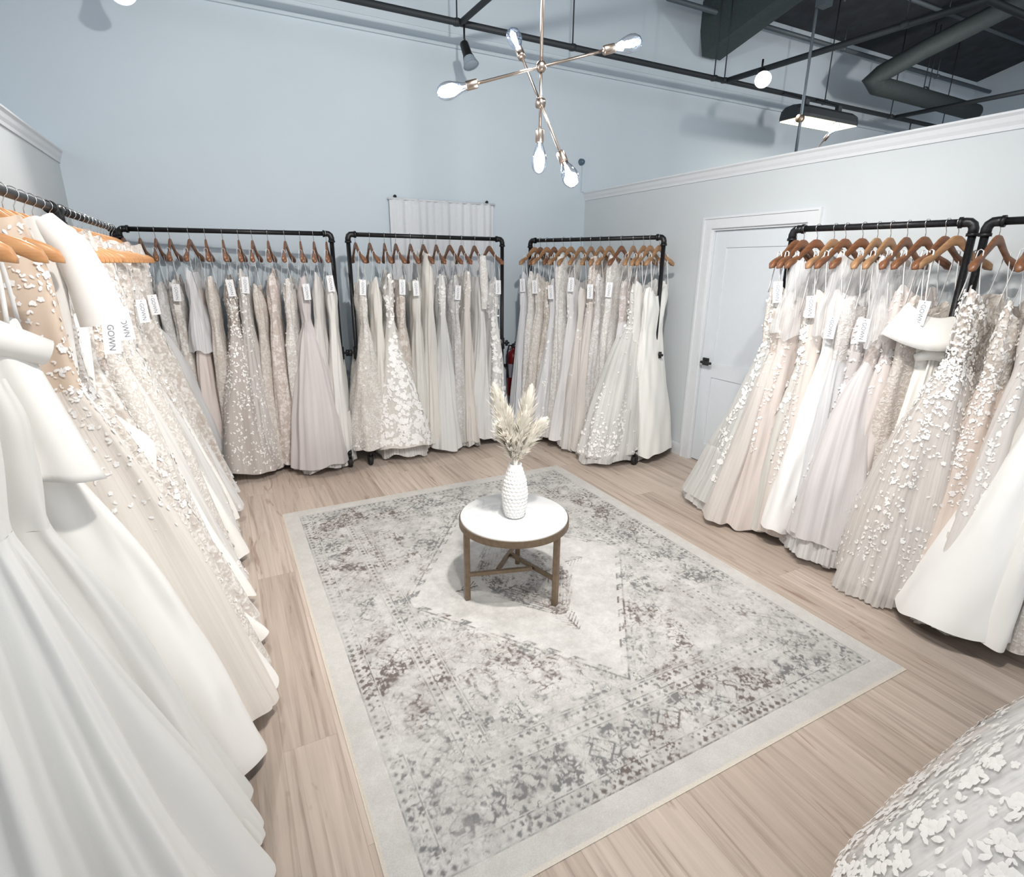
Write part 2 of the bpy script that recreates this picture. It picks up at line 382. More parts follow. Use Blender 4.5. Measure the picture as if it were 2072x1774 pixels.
# ------------------------------------------------------------------ rug
RX0, RX1, RY0, RY1 = .20, 2.36, .93, 3.68
def rug():
    st = .0042; nx = int((RX1 - RX0) / st); ny = int((RY1 - RY0) / st)
    xs = np.linspace(RX0, RX1, nx); ys = np.linspace(RY0, RY1, ny)
    X, Y = np.meshgrid(xs, ys)
    U = X - RX0; V = Y - RY0; W = RX1 - RX0; H = RY1 - RY0
    rs = np.random.RandomState(3)
    def vn(px_, py_, seed):
        g = np.random.RandomState(seed).rand(96, 96)
        xi = np.floor(px_).astype(int); yi = np.floor(py_).astype(int); fx = px_ - xi; fy = py_ - yi
        fx = fx * fx * (3 - 2 * fx); fy = fy * fy * (3 - 2 * fy)
        a = g[xi % 96, yi % 96]; b_ = g[(xi + 1) % 96, yi % 96]; c_ = g[xi % 96, (yi + 1) % 96]; d = g[(xi + 1) % 96, (yi + 1) % 96]
        return (a * (1 - fx) + b_ * fx) * (1 - fy) + (c_ * (1 - fx) + d * fx) * fy
    def fb(px_, py_, s, seed):
        return vn(px_ * s, py_ * s, seed) * .6 + vn(px_ * s * 2.1 + 7, py_ * s * 2.1 + 3, seed + 1) * .4
    cx = np.abs(U - W / 2); cyy = np.abs(V - H / 2)
    ex = np.minimum(U, W - U); ey = np.minimum(V, H - V); d = np.minimum(ex, ey)
    along = np.where(ex < ey, cyy, cx)
    ink = np.zeros_like(U)
    def line(dist, w): return np.clip(1.2 - np.abs(dist) / w, 0, 1)
    # curly filigree = contours of mirrored noise
    fil = np.maximum(line(fb(cx, cyy, 17, 20) - .5, .028), line(fb(cx + 5, cyy + 2, 26, 30) - .52, .03))
    blot = np.clip((fb(cx, cyy, 34, 40) - .60) * 9, 0, 1)
    blot2 = np.clip((fb(cx, cyy, 55, 44) - .60) * 9, 0, 1)
    # dotted guard lines
    for dd, sp, rr in ((.115, .034, .0105), (.145, .03, .006), (.36, .034, .0095), (.425, .03, .008)):
        a = (along % sp) - sp / 2
        ink = np.maximum(ink, np.clip(1.5 - (np.abs(a) + np.abs(d - dd)) / rr, 0, 1) * .95)
    for dd in (.098, .16, .34, .378, .44, .452): ink = np.maximum(ink, line(d - dd, .0035) * .5)
    # main border band with rosettes and leaf strokes
    band = (d > .165) & (d < .335)
    a = (along % .30) - .15; rr = np.hypot(a, (d - .25)); th = np.arctan2(d - .25, a)
    ros = np.maximum(line(rr - .058 - .010 * np.cos(th * 8), .006), line(rr - .030 - .006 * np.cos(th * 6), .006)) + (rr < .011)
    a2 = ((along + .15) % .30) - .15
    leaf = line(np.abs(a2) * .9 + np.abs(d - .25) - .05, .006) + line((d - .25) - .045 * np.sin(along * 42), .006) * .8
    ink = np.where(band, np.maximum(ink, np.clip(ros + leaf * .8 + fil * .55 + blot * .9, 0, 1) * .85), ink)
    ink = np.where((d > .378) & (d < .44), np.maximum(ink, blot2 * .5), ink)
    ink = np.where((d > .118) & (d < .16), np.maximum(ink, blot2 * .8), ink)
    # inner field : hexagon with a medallion
    fld = d > .455
    hexd = cx * .92 / .60 + cyy / .90 - 1.0
    hexs = hexd + .05 * (np.floor(cyy * 22) % 2)
    corner = fld & (hexs > 0)
    ink = np.where(corner, np.maximum(ink, np.clip(fil * .62 + blot * .55, 0, 1) * .8), ink)
    for w0 in (0, .05): ink = np.where(fld, np.maximum(ink, line(hexs - w0, .010) * .6), ink)
    med = np.maximum(cx / .30 + cyy / .46, np.maximum(cx / .22, cyy / .40)) + .06 * (np.floor((cx + cyy) * 40) % 2)
    inmed = med < 1.05
    ink = np.where(inmed, np.maximum(ink, np.clip(fil * .7 + blot * .45, 0, 1) * .75), ink)
    for w0 in (1.0, .86, .55): ink = np.where(fld, np.maximum(ink, line(med - w0, .022) * .6), ink)
    hat = line(((cx + cyy * .6) % .022) - .011, .004) * (med > .62) * (med < .82)
    ink = np.maximum(ink, hat * .5)
    # tree-like pendants on the medallion ends and arms
    for sx, sy, L0 in ((0, 1, .12), (1, 0, .12)):
        q = cyy if sy else cx; o_ = cx if sy else cyy
        base = .42 if sy else .27
        arm = (q > base) & (q < base + L0)
        ink = np.where(arm, np.maximum(ink, line(o_, .006) * .8 + line(((q + o_) % .022) - .011, .004) * (o_ < (.055 - (q - base) * .35))), ink)
    fine = line(fb(U + 11, V + 2, 42, 120) - .5, .045) * np.clip(fb(U, V, 12, 125) * 2.2 - .5, 0, 1)
    ink = np.where((d > .10) & ~(fld & (hexs < 0) & ~inmed), np.maximum(ink, fine * .62), np.maximum(ink, fine * .10 * (d > .10)))
    # wear
    worn = fb(U + 3, V + 9, 3.2, 60); w2 = fb(U, V, 16, 66); w3 = fb(U, V, 75, 70)
    k = np.clip((worn - .15) * 2.6, .45, 1) * np.clip((w2 - .15) * 2.4, .25, 1) * np.clip((w3 - .2) * 2.4, .2, 1)
    k = k * (1 + .5 * np.clip((fb(U + 1, V + 4, 5, 80) - .58) * 6, 0, 1))
    # the front and left carry more colour
    ink = np.clip(ink * k * 2.1, 0, .95)
    ground = np.stack([np.full_like(U, v) for v in (.555, .54, .522)], -1)
    mott = (fb(U, V, 6, 90) - .5)[..., None] * .12 + (w3 - .5)[..., None] * .10 + (fb(U, V, 22, 95) - .5)[..., None] * .14
    pattern_tone = np.where((d > .095) & ~(fld & (hexs < 0) & ~inmed), .045, 0)[..., None] * (w2 * 1.6)[..., None]  # slightly darker ground where the rug is patterned
    ground = ground + mott - pattern_tone
    inkc = np.where((fb(U, V, 2.2, 99) > .55)[..., None], np.array([.135, .105, .095]), np.array([.165, .165, .165]))
    col = ground * (1 - ink[..., None]) + inkc * ink[..., None]
    edge = d < .092
    col = np.where(edge[..., None], np.array([.555, .535, .51]) + mott * .5, col)
    bind = d < .010
    col = np.where(bind[..., None], np.array([.72, .66, .58]), col)
    Z = np.full_like(X, .009) + (rs.rand(*X.shape) - .5) * .0006
    Z[d < .006] = .002
    v = np.stack([X, Y, Z], -1).reshape(-1, 3)
    ii = np.arange(nx * ny).reshape(ny, nx)
    f = np.stack([ii[:-1, :-1], ii[:-1, 1:], ii[1:, 1:], ii[1:, :-1]], -1).reshape(-1, 4)
    me = bpy.data.meshes.new('area_rug')
    me.vertices.add(len(v)); me.vertices.foreach_set('co', v.ravel().astype(np.float32))
    me.loops.add(f.size); me.loops.foreach_set('vertex_index', f.ravel().astype(np.int32))
    me.polygons.add(len(f)); me.polygons.foreach_set('loop_start', np.arange(0, f.size, 4, dtype=np.int32))
    try: me.polygons.foreach_set('loop_total', np.full(len(f), 4, np.int32))
    except Exception: pass
    me.update(calc_edges=True)
    ca = me.color_attributes.new('weave', 'FLOAT_COLOR', 'POINT')
    ca.data.foreach_set('color', np.concatenate([np.clip(col, 0, 1).reshape(-1, 3), np.ones((len(v), 1))], 1).ravel().astype(np.float32))
    me.materials.append(M['rug'])
    o = bpy.data.objects.new('area_rug', me); C.objects.link(o)
    tag(o, 'faded grey and ivory oriental rug with a hexagon medallion under the round table', 'rug')
rug()

# ------------------------------------------------------------------ table, vase, plumes
TC = Vector((1.165, 2.2, 0)); TZ = .43; TR = .268
t = thing('side_table', 'round white marble side table with three bronze legs in the middle of the rug', 'table', TC)
prof = [(0.001, TZ - .022), (TR - .006, TZ - .022), (TR - .003, TZ - .018), (TR - .003, TZ - .004), (TR - .008, TZ), (.001, TZ)]
MB().lathe(prof, n=72).build('table_top', M['marble'], t, True).data.polygons.foreach_set
ring = [(TR - .004, TZ - .045), (TR + .004, TZ - .045), (TR + .004, TZ - .012), (TR - .002, TZ - .012), (TR - .002, TZ - .045)]
MB().lathe(ring, n=72).build('rim', M['bronze'], t)
legs = []
for a in (math.radians(v) for v in (177, 297, 57)):
    q = Vector((math.cos(a), math.sin(a), 0)) * (TR - .018); legs.append(q)
    bevel(MB().beam(q + Vector((0,0,.012)), q + Vector((0, 0, TZ - .03)), .026, .026, up=q.normalized()).build('leg', M['bronze'], t), .003)
for i in range(3):
    # pinwheel stretcher: each bar leaves one leg and ends on the next bar
    a = legs[i]; nx_ = legs[(i + 1) % 3]; b_ = legs[(i + 2) % 3]
    tri = [q * .0 for q in legs]
for i, (s, e) in enumerate(((0, 1), (1, 2), (2, 0))):
    a = legs[s]; tgt = legs[e] * .34 + Vector((0, 0, 0)) - legs[s] * .10
    z = .15
    MB().beam((a.x, a.y, z), (tgt.x, tgt.y, z), .018, .018).build('stretcher', M['bronze'], t)

VP = Vector((1.155, 2.175, TZ))
def vase():
    nz_, nt_ = 150, 200; H = .275; v = []; f = []
    def rad(h):
        x = h / H
        return float(np.interp(x, [0, .04, .2, .45, .7, .9, 1], [.036, .045, .056, .061, .052, .034, .031]))
    for i in range(nz_ + 1):
        h = H * i / nz_; r0 = rad(h)
        for k in range(nt_):
            a = 2 * PI * k / nt_
            rows = 15
            rz = h / H * rows; row = int(rz); off = .5 if row % 2 else 0
            dz = (rz - row) - .5; da = ((a / (2 * PI) * 18 + off) % 1) - .5
            bmp = max(0, 1 - math.hypot(dz, da) * 2) ** .6 * .0050 if abs(dz) < .5 else 0
            if h / H > .93 or h / H < .03: bmp = 0
            v.append(((r0 + bmp) * math.cos(a), (r0 + bmp) * math.sin(a), h))
    n = nz_ + 1
    for r_, h in ((.028, H), (.026, H - .03), (.04, H * .5), (.0005, .012)):
        for k in range(nt_):
            a = 2 * PI * k / nt_; v.append((r_ * math.cos(a), r_ * math.sin(a), h))
        n += 1
    for i in range(n - 1):
        for k in range(nt_): f.append((i*nt_+k, i*nt_+(k+1)%nt_, (i+1)*nt_+(k+1)%nt_, (i+1)*nt_+k))
    f.append(tuple(range(nt_))[::-1])
    o = mesh_obj('vase', v, f, M['vase'], loc=VP)
    tag(o, 'tall white hobnail ceramic vase on the marble table', 'vase')
vase()

def plume(tip, seed, wid):
    rr = random.Random(seed)
    base = VP + Vector((rr.uniform(-.008, .008), rr.uniform(-.008, .008), .16)); tip = Vector(tip)
    neck = VP + Vector(((tip.x - VP.x) * .08, (tip.y - VP.y) * .08, .285))
    root = thing('pampas_plume', None, 'dried grass', base)
    mid = neck.lerp(tip, .55) + Vector((0, 0, .015))
    pts = []
    def bez(t_):
        if t_ < .25: return base.lerp(neck, t_ / .25)
        u = (t_ - .25) / .75; return neck * (1-u)**2 + mid * 2*u*(1-u) + tip * u*u
    P_ = [bez(i / 24) - base for i in range(25)]
    MB().tube(P_, [.0028 - .0018 * i / 24 for i in range(25)], 6).build('stem', M['plume'], root, True)
    mb = MB()
    for k in range(900):
        t_ = .27 + .73 * rr.random() ** .9
        p_ = bez(t_) - base; d = (bez(min(1, t_ + .02)) - bez(t_ - .02)).normalized()
        az = rr.uniform(0, 2 * PI); side = Vector((math.cos(az), math.sin(az), 0)); side = (side - d * side.dot(d)).normalized()
        q0 = max(0, (t_ - .6) / .4); env = .25 + .75 * math.sin(max(0, min(1, (t_ - .27) / .35)) * PI / 2) * (1 - max(0, (t_ - .72) / .28) ** 1.5 * .8)
        ln = wid * env * rr.uniform(.5, 1.9) * (1 - .45 * q0); q_ = max(0, (t_ - .45) / .55); out = side * rr.uniform(.35, .75) * (1 - .75 * q_ ** 1.5) + d * rr.uniform(.8, 1.3)
        out.normalize(); w = d.cross(side) * rr.uniform(.004, .009)
        a = p_; m_ = p_ + out * ln * .5 + side * ln * .06; e = p_ + out * ln + Vector((0, 0, -ln * .12))
        mb.add([a - w * .3, a + w * .3, m_ + w, m_ - w, e], [(0, 1, 2, 3), (3, 2, 4)])
    mb.build('plume_hairs', M['plume_hair'], root, True)
    return root
tips = [((1.065, 2.21, 1.075), .075, 'tallest pampas plume, leaning left in the white vase'),
        ((1.055, 2.12, .93), .07, 'short pampas plume spilling out lowest on the left of the vase'),
        ((1.13, 2.24, .98), .06, 'middle pampas plume, half hidden behind the tallest one'),
        ((1.20, 2.16, .95), .055, 'small upright pampas plume just right of the vase centre'),
        ((1.255, 2.21, 1.055), .07, 'tall pampas plume leaning right in the white vase'),
        ((1.285, 2.13, .915), .06, 'short pampas plume arching lowest on the right of the vase')]
for i, (tp, w, lb) in enumerate(tips):
    tag(plume(tp, 40 + i, w), lb, 'dried grass', 'pampas plumes in the vase')

# ------------------------------------------------------------------ racks
def rack(A, B, z, label, off=0):
    A = Vector((*A, 0)); B = Vector((*B, 0)); d = (B - A).normalized(); ln = (B - A).length; nrm = Vector((-d.y, d.x, 0))
    ang = math.atan2(d.y, d.x)
    root = thing('clothes_rack', label, 'clothes rack', A, 'black pipe clothes racks', ang)
    r_ = .0165
    MB().tube([(.03, 0, z), (ln - .03, 0, z)], r_, 16).build('rail', M['black_pipe'], root, True)
    for x in (0, ln):
        MB().tube([(x, 0, .12), (x, 0, z - .03)], r_, 16).build('post', M['black_pipe'], root, True)
        s = 1 if x == 0 else -1
        el = MB().tube([(x, 0, z - .055), (x, 0, z - .030), (x + s * .006, 0, z - .012), (x + s * .020, 0, z - .001), (x + s * .036, 0, z), (x + s * .055, 0, z)], .0215, 16)
        el.tube([(x, 0, z - .062), (x, 0, z - .048)], .0255, 16).tube([(x + s * .048, 0, z), (x + s * .062, 0, z)], .0255, 16)
        el.build('elbow_fitting', M['black_pipe'], root, True)
        mf = MB().tube([(x, 0, .86), (x, 0, .96)], .0245, 12).tube([(x - .075, 0, .91), (x + .075, 0, .91)], .010, 10)
        mf.tube([(x - s * .05, 0, .885), (x - s * .05, 0, .935)], .013, 10)
        mf.build('middle_fitting', M['black_pipe'], root, True)
        MB().tube([(x, -.24, .125), (x, .24, .125)], r_, 12).tube([(x, -.03, .125), (x, .03, .125)], .026, 12).build('foot', M['black_pipe'], root, True)
        for y in (-.225, .225):
            cst = MB().tube([(x, y, .125), (x, y, .085)], .014, 10).build('caster', M['black'], root, True)
            w = MB().lathe([(.002, -.016), (.036, -.016), (.04, -.01), (.04, .01), (.036, .016), (.002, .016)], (x, y + .012, .041), (1, 0, 0), 20)
            w.build('wheel', M['rubber'], cst, True)
            MB().beam((x - .021, y, .09), (x - .021, y + .012, .035), .004, .03).beam((x + .021, y, .09), (x + .021, y + .012, .035), .004, .03).build('fork', M['black'], cst)
    MB().tube([(0, 0, .125), (ln, 0, .125)], r_, 12).build('bottom_rail', M['black_pipe'], root, True)
    return root

class Rack:
    def __init__(s, A, B, z, n, label):
        s.A = Vector((*A, 0)); s.B = Vector((*B, 0)); s.z = z; s.ln = (s.B - s.A).length
        s.t = (s.B - s.A).normalized(); s.n = Vector((*n, 0)).normalized(); s.obj = rack(A, B, z, label)
    def at(s, f): return s.A.lerp(s.B, f)

RK = {
 1: Rack((-.54, 4.85), (.84, 4.62), 1.82, (-.16, -1), 'black pipe clothes rack on the back wall, left of the one with the curtain behind'),
 2: Rack((.96, 4.6), (2.3, 4.62), 1.82, (0, -1), 'black pipe clothes rack on the back wall standing in front of the white curtain'),
 4: Rack((2.63, 4.7), (3.15, 3.5), 1.82, (-.92, -.4), 'black pipe clothes rack set at an angle in the corner left of the door'),
 5: Rack((2.97, 2.24), (3.165, 1.44), 1.81, (-1, .05), 'black pipe clothes rack on the right wall in front of the white door'),
 6: Rack((3.12, 1.37), (3.25, .35), 1.805, (-1, -.1), 'black pipe clothes rack cut off by the right edge of the picture'),
 3: Rack((-.55, 3.12), (-.55, 4.66), 1.81, (1, 0), 'black pipe clothes rack on the left wall, the farther of the two'),
 7: Rack((-.55, 1.22), (-.55, 3.05), 1.81, (1, 0), 'black pipe clothes rack on the left wall, the nearer of the two'),
 8: Rack((1.25, -.06), (2.75, -.06), 1.81, (0, 1), 'black pipe clothes rack beside the camera holding the lace gown at lower right'),
}

# ------------------------------------------------------------------ hangers
def hanger_meshes():
    # arms: swept oval along a shoulder curve in local x-z, hook above; local origin = top inside of hook on the rail
    pts = []; n = 28
    for i in range(n + 1):
        x = -.215 + .43 * i / n; a = abs(x)
        z = -.098 - float(np.interp(a, [0, .02, .06, .12, .18, .215], [0, .001, .032, .078, .104, .128]))
        pts.append((x, z))
    v = []; f = []; k = 12
    for i, (x, z) in enumerate(pts):
        a = abs(x); hh = float(np.interp(a, [0, .03, .1, .17, .205, .215], [.024, .021, .015, .018, .017, .007]))
        th = float(np.interp(a, [0, .1, .17, .2, .215], [.007, .007, .015, .017, .008]))
        sl = 0 if i in (0, n) else math.atan2(pts[i+1][1] - pts[i-1][1], pts[i+1][0] - pts[i-1][0])
        for j in range(k):
            b_ = 2 * PI * j / k; c_, s_ = math.cos(b_), math.sin(b_)
            c_ = math.copysign(abs(c_) ** .6, c_); s_ = math.copysign(abs(s_) ** .6, s_)
            v.append((x - math.sin(sl) * hh * s_, th * c_ + (a / .215) ** 2 * .018, z + math.cos(sl) * hh * s_))
    for i in range(n):
        for j in range(k): f.append((i*k+j, (i+1)*k+j, (i+1)*k+(j+1)%k, i*k+(j+1)%k))
    f.append(tuple(range(k))); f.append(tuple(n*k + j for j in range(k))[::-1])
    hook = [(0, 0, -.09), (0, 0, -.055), (.004, 0, -.048)]
    for i in range(14):
        a = math.radians(-62 + i * 20); hook.append((math.cos(a) * .0205 , 0, -.0165 + math.sin(a) * .0205))
    mh = MB().tube(hook, .0018, 6)
    return v, f, mh
HV, HF, HK = hanger_meshes()
proto = {}
for wn in ('wood_dark', 'wood_mid', 'wood_lit'):
    me = bpy.data.meshes.new('hanger_arms'); me.from_pydata(HV, [], HF); me.polygons.foreach_set('use_smooth', [True] * len(me.polygons)); me.materials.append(M[wn]); proto[wn] = me
mk = bpy.data.meshes.new('hanger_hook'); mk.from_pydata(HK.v, [], HK.f); mk.polygons.foreach_set('use_smooth', [True] * len(mk.polygons)); mk.materials.append(M['chrome'])
def hanger(pos, ang, wn, label, group):
    root = thing('wooden_hanger', label, 'hanger', pos, group, ang)
    for nm, me in (('hanger_arms', proto[wn]), ('hook', mk)):
        o = bpy.data.objects.new(nm, me); C.objects.link(o); o.parent = root
    return root

# tag lettering
cu = bpy.data.curves.new('lettering', 'FONT'); cu.body = 'GOWN'; cu.size = .026; cu.extrude = .0003; cu.align_x = 'CENTER'; cu.align_y = 'CENTER'
to = bpy.data.objects.new('lettering', cu); C.objects.link(to)
bpy.context.view_layer.update()
letter_me = bpy.data.meshes.new_from_object(to.evaluated_get(bpy.context.evaluated_depsgraph_get()))
bpy.data.objects.remove(to); letter_me.materials.clear(); letter_me.materials.append(M['ink'])

# ------------------------------------------------------------------ gowns
# local frame: x = toward the room (hanger line), y = along the rail, z up. Root on the floor under the hook.
STY = {  # fraction of the way from waist (0) to hem (1) -> share of the hem half-width reached, per style
 'aline':   [(0, .0), (.12, .12), (.35, .36), (.7, .71), (1, 1)],
 'ball':    [(0, .0), (.10, .20), (.30, .46), (.65, .79), (1, 1)],
 'mermaid': [(0, .0), (.15, .34), (.40, .26), (.62, .36), (.82, .7), (1, 1)],
 'sheath':  [(0, .0), (.15, .25), (.5, .55), (.8, .8), (1, 1)],
}
def smooth1(a, k):
    if k < 1: return a
    p_ = np.pad(a, (k, k), 'edge'); return np.convolve(p_, np.ones(2 * k + 1) / (2 * k + 1), 'valid')

class Gown:
    def __init__(g, **k):
        g.__dict__.update(dict(zt=1.47, zw=None, zh=.05, style='aline', sp=.25, sm=.22, hw=.09, cs=0., cw=0., seed=1, folds=9, amp=.02,
                               ruff=0., sq=.85, wf=0, bw=.168, nu=150, nv=54, neck='straight', topd=.055, wave=.012, drift=.9))
        g.__dict__.update(k)
        if g.zw is None: g.zw = g.zt - .33
    def pts(g, vs, us, off=0.):
        """vs in 0..1 neck->hem, us in 0..1 around; returns (len(vs), len(us), 3)"""
        rs = np.random.RandomState(g.seed)
        vs = np.asarray(vs, float); us = np.asarray(us, float); th = us * 2 * PI
        tt = np.linspace(0, 1, 241); Lb = g.zt - g.zw; Lt = g.zt - g.zh; vw = Lb / Lt
        q = np.clip((tt - vw) / (1 - vw), 0, 1); sh = np.interp(q, *zip(*STY[g.style]))
        bt = np.clip(tt / vw, 0, 1)
        wf = g.wf or rs.uniform(.84, 1.0); Abod = np.interp(bt, [0, .25, .6, 1], [g.bw * .86, g.bw * .96, g.bw * (.5 + wf / 2), g.bw * wf]); aw = g.bw * wf
        hipb = .012 * np.sin(np.clip(q / .3, 0, 1) * PI / 2) if g.style != 'ball' else .03 * np.sin(np.clip(q / .2, 0, 1) * PI / 2)
        Ap = np.where(tt < vw, Abod, aw + hipb * (1 - q) + sh * (g.sp - aw)); Am = np.where(tt < vw, Abod, aw + hipb * (1 - q) + sh * (g.sm - aw))
        bd = rs.uniform(.032, .045); Bb = np.interp(bt, [0, .3, .6, 1], [.026, .045, .042, bd])
        Bp = np.where(tt < vw, Bb, bd + sh * (g.hw - bd) + .02 * np.sin(q * PI) * .5)
        k = 5; Ap, Am, Bp = smooth1(Ap, k), smooth1(Am, k), smooth1(Bp, k)
        a_p, a_m, b_ = (np.interp(vs, tt, z) for z in (Ap, Am, Bp)); qv = np.interp(vs, tt, q); btv = np.interp(vs, tt, bt)
        cs_, sn = np.cos(th), np.sin(th)
        ce = np.sign(cs_) * np.abs(cs_) ** (g.sq * .94); se = np.sign(sn) * np.abs(sn) ** g.sq
        A = np.where(cs_[None] > 0, a_p[:, None], a_m[:, None]); X = A * ce[None]; Y = b_[:, None] * se[None]
        # folds
        fo = np.zeros((len(vs), len(us)))
        K = g.folds
        for i in range(4):
            kk = max(2, int(round(K * (.45 + .38 * i)))); ph = rs.rand() * 6.28; dr = (rs.rand() - .5) * g.drift * 2; am = (1, .8, .55, .35)[i]
            s_ = np.sin(kk * th[None] + ph + dr * qv[:, None] * 1.5 + .7 * np.sin(th[None] * 2 + ph))
            fo += am * np.sign(s_) * np.abs(s_) ** 1.15
        loc = .6 + .4 * np.sin(th * 2 + rs.rand() * 6) * np.sin(th * 3 + rs.rand() * 6)
        st = .35 * (1 - np.exp(-qv * 9)) + .65 * qv ** 1.1
        amp = g.amp * st
        fo = fo / 1.6 * amp[:, None] * loc[None]
        if g.ruff:
            kk = K * 5; fo += g.ruff * (np.clip((qv - .72) / .28, 0, 1) ** 1.5)[:, None] * (np.sin(kk * th + rs.rand() * 6) + .7 * np.sin(kk * 1.6 * th + 2) + .4 * np.sin(kk * 2.7 * th))[None]
        nx_ = ce[None] / np.maximum(A, .02); ny_ = se[None] / np.maximum(b_[:, None], .02)
        nl = np.hypot(nx_, ny_) + 1e-9; nx_ /= nl; ny_ /= nl
        # small rumples in the bodice
        rum = .004 * np.sin(th * 5 + 3 * rs.rand()) [None] * np.sin(btv * 7)[:, None] * (qv <= 0)[:, None]
        o_ = fo + off + rum
        f1, f2, f3 = rs.rand(3) * 6.28
        cr = .007 * (np.sin(3 * th[None] + 5 * vs[:, None] + f1) + np.sin(7 * th[None] - 9 * vs[:, None] + f2) * .7 + np.sin(11 * th[None] + 17 * vs[:, None] + f3) * .4)
        o_ = o_ + cr * np.clip(.35 + b_[:, None] * 6, 0, 1)
        X = X + nx_ * o_; Y = Y + ny_ * o_
        X += .014 * np.sin(vs * 4 + f1)[:, None]; Y += .010 * np.sin(vs * 5 + f2)[:, None] * (1 - vs)[:, None]
        e = qv ** 1.25
        X += g.cs * e[:, None]; Y += g.cw * e[:, None]
        # neckline
        dip = g.topd * np.abs(sn) ** 1.4
        if g.neck == 'sweet': dip = dip - .03 * np.abs(np.sin(th)) * (np.abs(np.cos(th * 1)) > .2) * np.abs(np.cos(th)) * 2
        if g.neck == 'vee': dip = .13 * np.clip(1 - np.abs(cs_) * 1.6, 0, 1)
        dip = dip + .022 * np.sin(th + rs.rand() * 6) + .008 * np.sin(4 * th + rs.rand() * 6)
        zt = g.zt - dip
        hw_ = g.wave * (np.sin(th * 3 + rs.rand() * 6) + .6 * np.sin(th * 7 + rs.rand() * 6)) + .25 * fo[-1]
        zh = np.maximum(g.zh + hw_, .012)
        Z = zt[None] * (1 - vs[:, None]) + zh[None] * vs[:, None]
        return np.stack([X, Y, Z], -1)
    def vw(g): return (g.zt - g.zw) / (g.zt - g.zh)
    def shell(g, name, v0, v1, mat, parent, off=0., nu=None, nv=None):
        nu = nu or g.nu; nv = nv or max(4, int(g.nv * (v1 - v0))); us = np.arange(nu) / nu; vs = np.linspace(v0, v1, nv)
        P_ = g.pts(vs, us, off); v = P_.reshape(-1, 3)
        ii = np.arange(nv * nu).reshape(nv, nu); jj = np.roll(ii, -1, 1)
        f = np.stack([ii[:-1], ii[1:], jj[1:], jj[:-1]], -1).reshape(-1, 4)
        uv = np.stack(np.broadcast_arrays((np.abs(us - .5) * 2)[None], vs[:, None]), -1).reshape(-1, 2)
        return mesh_obj(name, v, f.tolist(), mat, parent, uvs=uv)
    def normals(g, vs, us, off):
        e = 1e-3; vs = np.asarray(vs); us = np.asarray(us)
        out = []; nn = []
        for v, u in zip(vs, us):
            q = g.pts([v, min(1, v + .004)], [u, u + .003], off)
            a = q[0, 0]; du = q[0, 1] - a; dv = q[1, 0] - a
            n_ = np.cross(dv, du); n_ /= (np.linalg.norm(n_) + 1e-9)
            out.append(a); nn.append((n_, du / (np.linalg.norm(du) + 1e-9), dv / (np.linalg.norm(dv) + 1e-9)))
        return out, nn

def motif_points(g, plan, rs):
    """plan list of (kind,count,...) -> v,u arrays"""
    V_, U_ = [], []
    vw = g.vw()
    for kind, n in plan:
        if kind == 'bodice':
            V_ += list(rs.uniform(.01, vw * 1.05, n)); U_ += list(rs.rand(n))
        elif kind == 'hip':
            d = rs.exponential(.16, n); V_ += list(np.clip(vw + d * (1 - vw), 0, .99)); U_ += list(rs.rand(n))
        elif kind == 'all':
            V_ += list(rs.uniform(.01, .99, n)); U_ += list(rs.rand(n))
        elif kind == 'hem':
            V_ += list(np.clip(1 - np.abs(rs.normal(0, .07, n)), .6, .995)); U_ += list(rs.rand(n))
        elif kind == 'vine':
            m_ = max(3, n // 60)
            for j in range(m_):
                u0 = (rs.choice([0, .0, .25, .75]) + rs.normal(0, .05)) % 1; ln = rs.uniform(.5, 1); k_ = n // m_
                tt = rs.rand(k_) ** .8 * ln
                V_ += list(np.clip(vw + tt * (1 - vw) + rs.normal(0, .006, k_), 0, .99))
                U_ += list((u0 + .03 * np.sin(tt * 9 + j) + rs.normal(0, .012 + .010 * (1 - tt), k_)) % 1)
        elif kind == 'spray':       # dense floral spray climbing from the hem on the visible sides
            m_ = 3
            for j in range(m_):
                u0 = [.0, .12, .88, .5][j]; k_ = n // m_
                h = np.abs(rs.normal(0, .16, k_)); V_ += list(np.clip(.985 - h, .3, .99)); U_ += list((u0 + rs.normal(0, .035, k_) * (1 - h * 1.6)) % 1)
    return np.array(V_), np.array(U_)

